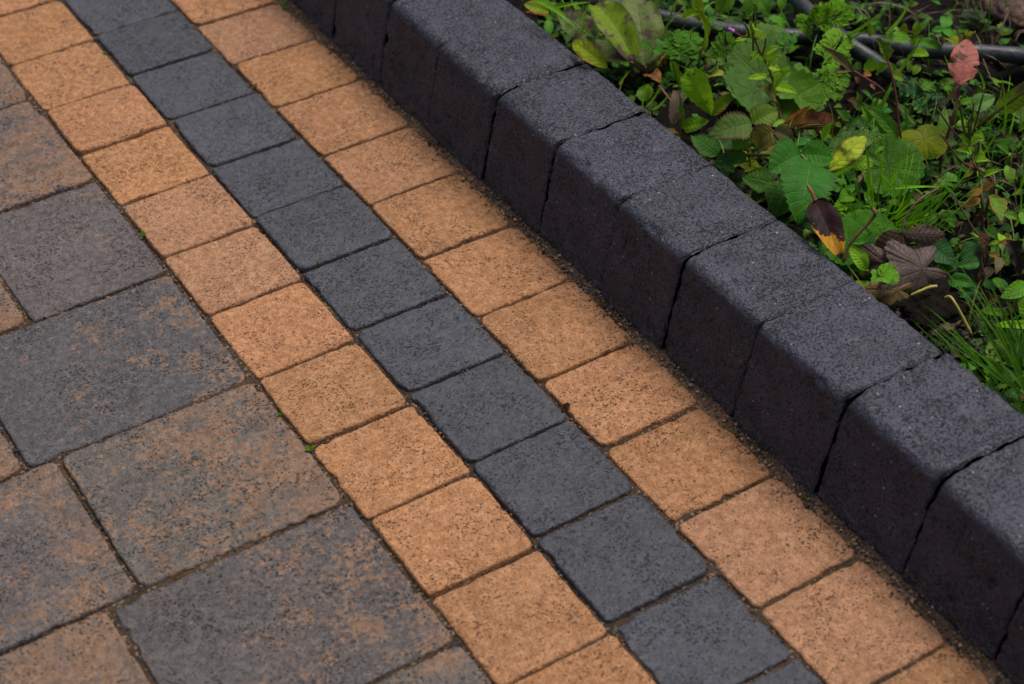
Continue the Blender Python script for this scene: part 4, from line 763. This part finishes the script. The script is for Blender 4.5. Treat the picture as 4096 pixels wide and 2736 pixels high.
# dark heart leaves in the lower right thicket
p = Plant('bindweed', 'cluster of dark green wet heart-shaped leaves right of the brown leaves', 'weed', soilpt('h',700,1250))
for x, y, x2, y2, zb, zt, wr, c in ((340,860,690,1130,.085,.08,.75,(.022,.095,.045)),(980,860,760,1060,.09,.08,.6,(.04,.13,.07)),(1000,1090,690,1150,.095,.09,.55,(.06,.19,.06)),(680,1050,480,1250,.08,.07,.7,(.03,.12,.025)),(620,1310,960,1380,.08,.085,.6,(.03,.13,.035)),(980,1420,680,1520,.08,.075,.55,(.035,.14,.05)),(580,1420,440,1560,.075,.065,.8,(.04,.14,.02)),(440,1470,290,1480,.07,.07,.8,(.03,.10,.025)),(1040,1330,1200,1440,.08,.075,.6,(.04,.13,.05)),(1180,1290,1300,1440,.085,.08,.5,(.07,.2,.03)),(600,580,690,640,.1,.09,.5,(.06,.2,.02)),(780,560,840,430,.08,.085,.9,(.03,.12,.03)),(700,540,500,560,.075,.08,.5,(.03,.11,.02)),(1100,640,1180,760,.08,.075,.8,(.05,.16,.03)),(1000,900,1130,850,.09,.09,.5,(.05,.15,.05)),(1280,1100,1370,1000,.085,.09,.8,(.07,.19,.03)),(1100,880,1240,830,.095,.1,.3,(.18,.30,.02)),(640,880,700,900,.085,.085,.5,(.12,.28,.02)),(60,1500,120,1410,.07,.08,.9,(.02,.07,.02)), (780,1680,640,1560,.065,.06,.8,(.03,.12,.03)), (900,1620,1010,1690,.065,.06,.7,(.03,.12,.03))):
    p.leaf(pt('h',x,y,zb), pt('h',x2,y2,zt), wr, (*c,.2), LF, 'bramble', fold=.2, arch=.4, corr=.03, wave=.03, nv=5)
p = Plant('weed', 'large smooth green leaves entering at the right edge above the grass', 'weed', soilpt('h',1560,1600))
for x, y, x2, y2, zb, zt, wr, c in ((1640,1390,1260,1540,.095,.10,.38,(.09,.25,.04)),(1620,1900,1480,1500,.07,.1,.4,(.11,.25,.03)),(1700,1900,1160,1880,.085,.09,.2,(.15,.32,.03)),(1500,1700,1420,1560,.08,.09,.6,(.2,.2,.03)),(1380,1750,1000,1700,.075,.075,.3,(.11,.22,.03))): p.leaf(pt('h',x,y,zb), pt('h',x2,y2,zt), wr, (*c,.2), LF, 'ellip', fold=.2, arch=.5, nv=5)
p = Plant('willowherb', 'small wilting willowherb with pink-tipped leaves near the right edge', 'weed', soilpt('h',1260,1300))
p.stem([p.b, pt('h',1260,1050,.085), pt('h',1250,830,.105)], .0011, .0009, (.13,.12,.03))
for x, y, x2, y2, c in ((1250,830,1260,745,WH),(1250,830,1110,870,(.2,.3,.03)),(1250,850,1320,1000,(.15,.22,.06)),(1260,1010,1100,1000,(.3,.2,.02)),(1250,1030,1200,1250,(.2,.17,.08)),(1270,830,1350,860,(.4,.16,.03)),(1290,480,1520,560,(.08,.24,.06)),(1520,620,1560,480,(.08,.24,.04)),(1420,840,1560,960,(.1,.26,.03)),(1190,270,1270,620,(.10,.18,.04)),(1120,250,1300,440,(.08,.15,.04))): p.leaf(pt('h',x,y,.105), pt('h',x2,y2,.1), .45, (*c,.7), LW, 'lance', teeth=6, ta=.1, fold=.3)
# withered stalks
q = Plant('dead_stalk', 'dry brown stalk with curled withered leaves at the lower right', 'stalk', soilpt('h',1010,1500)); q.stem([q.b, pt('h',1030,1150,.075), pt('h',1020,800,.09), pt('h',930,690,.1), pt('h',650,210,.13)], .0015, .0007, (.16,.08,.04))
for x, y, x2, y2, wr, c in ((1080,470,905,650,.5,(.12,.045,.025)),(1030,700,1050,1120,.32,(.085,.03,.015)),(1060,850,1080,1130,.3,(.06,.022,.013)),(1020,1170,990,1420,.35,(.05,.018,.012)),(1060,1440,1030,1600,.5,(.05,.02,.015)),(1040,480,1075,700,.25,(.1,.04,.02))): q.leaf(pt('h',x,y,.1), pt('h',x2,y2,.085), wr, (*c,.6), LX, 'lance', fold=.8, arch=.4, wave=.15, name='withered_leaf')
q = Plant('dead_leaf', 'blackened withered leaf hanging at the right edge', 'leaf', pt('h',1370,850,.1)); q.leaf(pt('h',1380,830,.11), pt('h',1500,1260,.075), .45, (.022,.017,.016,.6), LX, 'strap', fold=.4, wave=.15, name='blade'); q.leaf(pt('h',1560,1330,.08), pt('h',1370,1400,.07), .4, (.03,.024,.022,.6), LX, 'ovate', fold=.4, wave=.1, name='blade')
q = Plant('fallen_leaf', 'yellow-brown curled leaf behind the long grass at lower right', 'leaf', pt('i',1150,300,.07)); q.leaf(pt('i',1250,300,.075), pt('i',1010,320,.07), .55, (.32,.2,.03,.6), LY, 'ovate', fold=.3, wave=.1, name='blade'); q.leaf(pt('i',1010,320,.07), pt('i',1160,450,.065), .4, (.25,.12,.03,.6), LX, 'ovate', fold=.3, name='blade')
# soil clod and stone
def lump(name, label, cat, ctr, r, mat, seed, sq=(1,1,.7), lo=14, fine=.16):
    nt, nr = 40, 26; th = np.linspace(0, 2*math.pi, nt, endpoint=False); ph = np.linspace(.02, math.pi-.02, nr)
    PH, TH = np.meshgrid(ph, th, indexing='ij'); D = np.stack([np.sin(PH)*np.cos(TH), np.sin(PH)*np.sin(TH), np.cos(PH)], -1).reshape(-1,3)
    k = 1+.28*noise(D, 1.6, seed, 2)+fine*noise(D, 6, seed+1, 3)+.08*noise(D, lo, seed+2, 2); V = D*k[:,None]*r*np.array(sq)
    F = [[i*nt+j, i*nt+(j+1) % nt, (i+1)*nt+(j+1) % nt, (i+1)*nt+j] for i in range(nr-1) for j in range(nt)]
    o = obj(name, mesh(name, V, F, mat), None, tuple(ctr)); tag(o, label, cat); return o
lump('soil_clod', 'crumbly dark soil clod against the kerb below the brown leaves', 'soil', pt('i',380,420,.062), .030, SOIL, 4, (1.3,1,.62), 20, .4); lump('soil_clod', 'smaller lump of dark soil beside the hooked yellow stalk', 'soil', pt('i',650,480,.055), .022, SOIL, 9, (1.2,1,.6), 20, .4)
rs = np.random.RandomState(31); nC = 2600; cc = np.array([pt('i',380,420,.066), pt('i',650,480,.06), pt('i',700,650,.058), pt('i',520,700,.058)])[rs.randint(4, size=nC)]+rs.randn(nC,3)*[.018,.018,.003]
cc[:,2] = np.maximum(cc[:,2], soil_h(cc)); ck = np.array([(.02,.014,.010),(.045,.03,.02),(.012,.009,.007),(.07,.045,.03)])[rs.choice(4, nC, p=[.4,.25,.3,.05])]
tag(obj('soil_crumbs', grains(cc, .0008+.0034*rs.rand(nC)**3, ck, GRIT, 'soil_crumbs', seed=3)), 'loose dark crumbs of soil beside the kerb', kind='stuff')
tB = NT('brown_bark'); P_ = tB.pos(False); nb_ = tB.noise(P_, 120, 5, .7); BARK = tB.out(tB.bsdf(tB.mix(tB.ramp(nb_, .35, .7), (.05,.03,.022), (.19,.11,.075)), .7, tB.bump(nb_, .003), .3))
lump('stone', 'brown rough stone behind grass in the top right corner', 'stone', pt('c',2300,230,.055), .036, BARK, 15, (.8,1.35,.5))
for lb, k, x, y in (('reddish bark chip on the soil beside the hooked stalk','i',620,350), ('dark bark chip lying at the kerb edge on the soil','i',560,640)): lump('bark_chip', lb, 'bark', pt(k,x,y,.066), .013, BARK, x, (1.5,.6,.35), 8)
q = Plant('dry_flower_head', 'small dry brown seed head under the grass beside the bramble', 'weed', pt('e',1340,1300,.09)); q.stem([pt('e',1420,1200,.095), pt('e',1340,1280,.092)], .0013, .0018, (.17,.10,.05), bumpy=.4); q.leaf(pt('e',1340,1270,.093), pt('e',1290,1380,.09), .6, (.30,.2,.11,.3), LX, 'ovate', fold=.6, name='husk')

# ---------------- grass tufts: every blade a part
def tuft(label, base, blades, extra, col, seed, spread=.03, hmax=.1, lean=(0,0)):
    p = Plant('grass_tuft', label, 'grass', soilpt(*base)); rr = random.Random(seed)
    for b in blades:
        (k0, x0, y0, z0), (k1, x1, y1, z1), wd = b; B, T = pt(k0,x0,y0,z0), pt(k1,x1,y1,z1); L = np.linalg.norm(T-B); k = rr.uniform(.8,1.2)
        p.put('blade', blade(L, wd, 'grass', 16, 1, fold=.5, arch=rr.uniform(.15,.5), seed=rr.randrange(999), twist=rr.uniform(-.8,.8)), LG, (col[0]*k, col[1]*k, col[2]*k), B, T, (-.3,-.6,.5+rr.uniform(-.4,.4)))
    for _ in range(extra):
        a = rr.uniform(0, 6.283); d = spread*rr.random()**.5; B = p.b+np.array([math.cos(a)*d, math.sin(a)*d, -.004]); h = hmax*rr.uniform(.45,1)
        T = B+np.array([math.cos(a)*h*rr.uniform(.2,.9)+lean[0]*h, math.sin(a)*h*rr.uniform(.2,.9)+lean[1]*h, h]); k = rr.uniform(.6,1.25); L = np.linalg.norm(T-B)
        p.put('blade', blade(L, rr.uniform(.0016,.0034), 'grass', 12, 1, fold=.5, arch=rr.uniform(.3,1.0), seed=rr.randrange(999), twist=rr.uniform(-1,1)), LG, (col[0]*k, col[1]*k, col[2]*k), B, T, (-.3,-.6,.5))
    return p
GC = (.12,.34,.022)
tuft('dense bright grass tuft between the bramble and the brown leaves', ('g',1000,620), [
 (('g',840,480,.075),('g',825,-60,.16),.0042),(('g',860,440,.075),('g',750,130,.14),.0036),(('g',700,480,.07),('g',590,150,.125),.003),(('g',1050,420,.07),('g',995,-20,.15),.0036),(('g',1100,470,.07),('g',1350,-40,.16),.0038),
 (('g',1120,160,.105),('g',1770,150,.11),.004),(('g',980,520,.07),('g',1200,30,.14),.003),(('g',1200,620,.07),('g',1780,275,.12),.003),(('g',900,560,.07),('g',1010,790,.085),.0022),(('g',800,420,.08),('g',1000,480,.1),.0026),
 (('g',340,400,.085),('g',660,350,.11),.005),(('g',380,420,.085),('g',710,625,.09),.003),(('g',370,380,.08),('g',240,150,.12),.002),(('g',1130,560,.07),('g',1500,240,.13),.0034),(('g',1000,600,.07),('g',1250,120,.13),.003),
 (('e',1700,1600,.08),('e',1590,760,.15),.004),(('e',1430,1600,.08),('e',1400,700,.15),.0045),(('e',1720,1500,.08),('e',2180,690,.15),.0042),(('e',860,1270,.10),('e',1465,945,.13),.0045),(('e',1700,1550,.085),('e',2050,700,.15),.003),
 (('g',690,720,.08),('g',860,720,.095),.0022),(('g',1050,640,.1),('g',920,635,.1),.002),(('g',1200,560,.08),('g',1880,190,.13),.003),(('g',1150,640,.075),('g',1880,420,.12),.0028)], 60, GC, 3, .036, .085)
tuft('long thin grass leaning over the kerb at the right edge', ('i',1500,1250), [
 (('i',1560,1350,.07),('i',505,-120,.15),.0028),(('i',1540,1250,.07),('i',700,-180,.16),.0026),(('i',1100,1200,.08),('i',270,345,.125),.0022),(('i',950,1050,.09),('i',210,430,.12),.0026),(('i',1500,1300,.07),('i',840,100,.14),.0026),(('i',1560,1000,.08),('i',1060,0,.15),.0026),
 (('i',1500,1100,.075),('i',1080,130,.14),.0022),(('i',1420,1050,.075),('i',1340,180,.14),.0024),(('i',1480,1100,.075),('i',1230,80,.15),.0022),(('i',1560,1060,.08),('i',820,940,.10),.002),(('i',1400,1350,.08),('i',900,450,.12),.0022),(('i',1300,1250,.085),('i',620,700,.11),.0022),(('i',1490,1470,.085),('i',820,930,.112),.0026),(('i',1555,1500,.08),('i',1000,1000,.11),.003),(('i',1400,1400,.085),('i',640,880,.11),.0024),(('i',1550,900,.08),('i',1360,320,.13),.003),(('i',1550,1450,.085),('i',1250,1100,.11),.003),(('i',1540,1300,.08),('i',1380,980,.11),.0034)], 55, (.06,.18,.022), 5, .05, .085, (-.3,.2))
tuft('short fine grass crowding the kerb edge at the lower right', ('i',1420,1120), [(('i',1450,1420,.09),('i',980,930,.12),.0022),(('i',1330,1180,.085),('i',760,860,.11),.002),(('i',1545,1380,.085),('i',1200,820,.13),.0026),(('i',1500,1200,.08),('i',1120,640,.13),.0024),(('i',1380,1150,.08),('i',1000,560,.12),.0022),(('i',1540,1150,.08),('i',1280,500,.13),.0026)], 40, (.06,.18,.022), 6, .045, .06, (-.3,.15))
tuft('thin grass blades crossing in front of the right dock leaf', ('d',1900,700), [(('d',2000,720,.08),('d',1980,-200,.15),.0034),(('d',2260,1600,.07),('d',2310,930,.12),.004),(('d',2310,1000,.12),('d',2240,830,.14),.003),(('d',1640,1100,.08),('d',1995,540,.12),.003),(('h',1440,640,.08),('h',1500,-20,.14),.0036),(('d',1690,40,.1),('c',1560,1000,.14),.0042),(('d',1760,820,.07),('d',1800,500,.1),.003),(('c',1190,1180,.08),('c',1080,850,.13),.003),(('d',2100,740,.08),('d',2200,350,.1),.003)], 16, GC, 8, .03, .06)
tuft('wet blades of grass rising over the diagonal hose', ('b',1400,760), [(('b',1450,600,.09),('b',2190,95,.15),.0052),(('b',1500,650,.09),('b',1890,440,.12),.004),(('c',160,520,.09),('c',580,-20,.16),.006),(('c',1120,190,.1),('c',1280,-40,.13),.004),(('c',380,1120,.085),('c',780,520,.13),.0045),(('c',120,1580,.075),('c',270,1260,.11),.005),(('d',10,390,.085),('d',260,-10,.11),.006),(('c',-60,560,.085),('c',-130,260,.11),.009)], 6, (.09,.25,.03), 11, .03, .06)
tuft('pale wet grass beside the strap leaf at the top', ('a',620,480), [(('a',700,270,.1),('a',840,0,.15),.003),(('a',620,330,.09),('a',980,210,.12),.003),(('a',600,480,.08),('a',760,60,.13),.003),(('a',600,420,.08),('a',700,150,.12),.003),(('a',640,400,.08),('a',1000,300,.1),.0024)], 12, (.09,.2,.07), 13, .02, .06)
tuft('few short grass blades sprouting behind the kerb left of the dandelion', ('m',1240,960), [(('m',1195,955,.098),('m',1365,700,.135),.0032),(('m',1250,980,.095),('m',1415,825,.125),.0036),(('m',960,760,.09),('m',1060,620,.12),.0034),(('k',1540,1255,.1),('k',1800,1010,.12),.0045),(('m',230,0,.125),('m',575,265,.115),.0085),(('m',360,60,.115),('m',700,20,.12),.005),(('m',600,350,.09),('m',660,40,.14),.003),(('m',620,180,.1),('m',700,0,.13),.003),(('m',2020,960,.08),('m',1900,690,.12),.003)], 0, (.12,.28,.03), 17)
# ---------------- ground cover, litter and straw (nobody could count these)
VL = None
def mat_cover():
    t = NT('cover_leaf'); a = t.n('ShaderNodeAttribute', attribute_name='col'); P = t.pos(False); n_ = t.noise(P, 140, 3, .6)
    uv = t.n('ShaderNodeUVMap'); sx = t.n('ShaderNodeSeparateXYZ'); t.set(sx.inputs[0], uv.outputs[0]); av = t.math('ABSOLUTE', t.math('MULTIPLY_ADD', sx.outputs[1], 2, -1))
    col = t.mix(t.ramp(n_, .35, .7, 0, .6), a.outputs[0], t.mix(.6, a.outputs[0], (.01,.01,.003))); col = t.mix(t.ramp(av, .12, .03, 0, .3), col, t.mix(.5, a.outputs[0], (.3,.35,.15)))
    b = t.bsdf(col, .5, t.bump(n_, .0015), .18); tr = t.n('ShaderNodeBsdfTranslucent'); t.set(tr.inputs[0], col)
    mx = t.n('ShaderNodeMixShader'); t.set(mx.inputs[0], .2); t.set(mx.inputs[1], b); t.set(mx.inputs[2], tr.outputs[0]); return t.out(mx.outputs[0])
COVER = mat_cover()
def scatter(name, label, n, protos, colf, sizef, hf, tiltf, seed, keep, mat):
    rs = np.random.RandomState(seed); xy = np.zeros((0, 3))
    while len(xy) < n:
        c = np.stack([rs.uniform(.445, 1.35, n), rs.uniform(-1.25, .55, n), np.zeros(n)], 1); xy = np.concatenate([xy, c[keep(c, rs)]])
    xy = xy[:n]; xy[:,2] = soil_h(xy)+hf(rs, n); s = sizef(rs, n); az = rs.uniform(0, 6.283, n); el = tiltf(rs, n); ty = rs.randint(len(protos), size=n); cols = colf(rs, n)
    d = np.stack([np.cos(az)*np.cos(el), np.sin(az)*np.cos(el), np.sin(el)], 1); up = np.array([0,0,1.])+rs.randn(n,3)*.25
    N_ = up-d*(up*d).sum(1)[:,None]; N_ /= np.linalg.norm(N_, axis=1)[:,None]; Y = np.cross(N_, d); Vs, Fs, Us, Cs, off = [], [], [], [], 0
    for k, (v, f, u) in enumerate(protos):
        I = np.where(ty == k)[0]; m = len(I); B = np.stack([d[I], Y[I], N_[I]], 1)
        V = np.einsum('vj,njk->nvk', v, B)*s[I][:,None,None]+xy[I][:,None]
        Vs.append(V.reshape(-1,3)); Us.append(np.tile(u, (m,1))); Fs += (np.array(f)[None]+np.arange(m)[:,None,None]*len(v)+off).reshape(-1,4).tolist()
        Cs.append(np.repeat(np.concatenate([cols[I], np.ones((m,1))], 1), len(v), 0)); off += m*len(v)
    o = obj(name, mesh(name, np.concatenate(Vs), Fs, mat, uv=np.concatenate(Us), col=np.concatenate(Cs))); tag(o, label, kind='stuff'); return o
def proj(P):
    q = (np.asarray(P)-CAM)@CR; return (512+FPX*q[...,0]/-q[...,2])*4, (342-FPX*q[...,1]/-q[...,2])*4
HOSE = [np.array(px(*a)) for a in (('b',760,20),('b',1300,480),('b',1860,900),('b',2100,1060))], [np.array(px(*a)) for a in (('m',1300,150),('b',500,560),('b',1800,640),('c',600,780),('c',1700,830),('c',2400,890))]
def segd(p, a, b): t = np.clip(((p-a)@(b-a))/((b-a)@(b-a)), 0, 1); return np.linalg.norm(p-a-t[:,None]*(b-a), axis=1)
def keepf(dens):
    def k(c, rs):
        X, Y = proj(c+[0,0,.075]); p = np.stack([X, Y], 1); r = rs.rand(len(c)); ok = noise(c, 16, 77, 2) > -dens+rs.uniform(-.2, .2, len(c))
        for H in HOSE:
            for a, b in zip(H[:-1], H[1:]): ok &= (segd(p, a, b) > 50) | (r < .3)
        ok &= (np.linalg.norm((p-np.array(px('i',480,500)))/[1.15,1], axis=1) > 95) | (r < .05)       # bare soil
        ok &= ~((X > 3480) & (Y < 190)) | (r < .3)                                                    # straw corner
        return ok
    return k
def pick(rs, n, pal, p, lo, hi): return np.array(pal)[rs.choice(len(pal), n, p=p)]*(lo+(hi-lo)*rs.rand(n,1)**1.8)
pe = [blade(1, .55, 'ellip', 8, 2, fold=.2, arch=.5, seed=1), blade(1, .7, 'bramble', 8, 2, teeth=5, ta=.25, fold=.25, arch=.5, seed=2), blade(1, .32, 'lance', 8, 2, fold=.3, arch=.6, seed=3), blade(1, .6, 'spat', 9, 2, fold=.2, arch=.4, seed=4)]
scatter('ground_cover', 'low tangle of small green weed leaves filling the bed behind the kerb', 15000, pe, lambda rs, n: pick(rs, n, [(.10,.32,.015),(.05,.21,.03),(.22,.44,.025),(.38,.42,.03)], [.5,.25,.19,.06], .12, 1.0),
    lambda rs, n: rs.uniform(.008,.024, n), lambda rs, n: rs.uniform(-.002,.016, n), lambda rs, n: rs.uniform(-.2,.6, n), 41, keepf(.22), COVER)
pg = [blade(1, .045, 'grass', 7, 1, fold=.4, arch=a_, seed=5+i) for i, a_ in enumerate((.2,.6,1.0))]
scatter('grass', 'fine green grass blades growing through the weeds of the bed', 3400, pg, lambda rs, n: pick(rs, n, [(.14,.42,.02),(.32,.33,.06)], [.82,.18], .5, 1.2), lambda rs, n: rs.uniform(.025,.065, n), lambda rs, n: np.full(n, -.002), lambda rs, n: rs.uniform(.5,1.4, n), 42, keepf(.2), COVER)
pd = [blade(1, .5, 'ovate', 7, 2, fold=.4, arch=1.0, wave=.1, seed=11), blade(1, .25, 'lance', 7, 2, fold=.5, arch=.8, wave=.1, seed=12)]
scatter('leaf_litter', 'brown dead leaf scraps lying on the dark soil of the bed', 1500, pd, lambda rs, n: pick(rs, n, [(.10,.05,.03),(.14,.085,.05),(.05,.025,.016),(.22,.12,.04)], [.25]*4, .4, 1.3), lambda rs, n: rs.uniform(.008,.026, n), lambda rs, n: rs.uniform(0,.008, n), lambda rs, n: rs.uniform(-.3,.5, n), 43, lambda c, rs: np.ones(len(c), bool), COVER)
pstraw = [blade(1, .03, 'strap', 7, 1, fold=.3, arch=a_, wave=.3, seed=20+i) for i, a_ in enumerate((.1,.9,1.6))]
def straw_keep(c, rs):
    X, Y = proj(c+[0,0,.06]); return ((X > 3420) & (Y < 240)) | (rs.rand(len(c)) < .05) | ((X > 3850) & (Y > 650) & (Y < 880))
scatter('dry_straw', 'matted dry brown straw and roots in the top right of the bed', 1700, pstraw, lambda rs, n: pick(rs, n, [(.20,.13,.075),(.13,.075,.045),(.26,.2,.11),(.09,.05,.035)], [.25]*4, .35, 1.2), lambda rs, n: rs.uniform(.02,.07, n), lambda rs, n: rs.uniform(0,.014, n), lambda rs, n: rs.uniform(-.15,.45, n), 44, straw_keep, COVER)
# ---------------- seedlings in the paving joints
def seedling(label, x, y, c, r=.004, n=5, z=.0005):
    p = Plant('seedling', label, 'weed', (x, y, z-.003)); rr = random.Random(int(x*1e4))
    p.stem([p.b, p.b+(0,0,.004)], .0007, .0005, c)
    for i in range(n):
        a = rr.uniform(0, 6.283); B = p.b+(0,0,.003); p.leaf(B, B+np.array([math.cos(a), math.sin(a), rr.uniform(.2,.7)])*r*rr.uniform(.7,1.3), .7, (*c,.1), LF, 'ellip', nu=6, nv=2)
    return p
def joint_spot(n): q = at(n, 0); return q[0], q[1]
GS, RS = (.09,.25,.015), (.09,.018,.022)
for lb, n, c, r, k in (('dark red two-leaved seedling in the joint beside a charcoal sett', (2258,1640), RS, .008, 4), ('tiny green sprig between slab and tan setts at left of centre', (575,942), GS, .005, 5), ('bright moss sprig between the tan row and a mottled slab', (1240,1795), (.22,.32,.01), .006, 6), ('tiny green sprig in the joint beside the mottled grey slab', (1118,1658), GS, .004, 5), ('tiny green seedling in the joint between two charcoal setts', (1270,1050), GS, .004, 5), ('tiny green sprig at the kerb foot near the bottom right', (3215,1990), GS, .005, 4), ('pair of tiny green leaves at the kerb foot right of centre', (2720,1545), GS, .004, 3), ('tiny green sprig at the kerb foot in the middle', (2400,1215), GS, .004, 4), ('green moss sprig at the kerb foot near the top', (1142,28), GS, .008, 7), ('dark red seedling at the kerb foot near the top', (1720,580), RS, .006, 4), ('dark red seedling at the kerb foot above the middle', (2175,1010), RS, .006, 4), ('green moss sprig beside the charcoal row near the top', (1020,345), (.17,.22,.01), .005, 5), ('green sprig in the joint left of the charcoal row near the top', (420,215), GS, .005, 4), ('tiny green sprig beside a tan sett at upper left of centre', (855,700), GS, .004, 4)):
    x, y = joint_spot(n); seedling(lb, x, y, mulc(c,.8), r*.62, k)
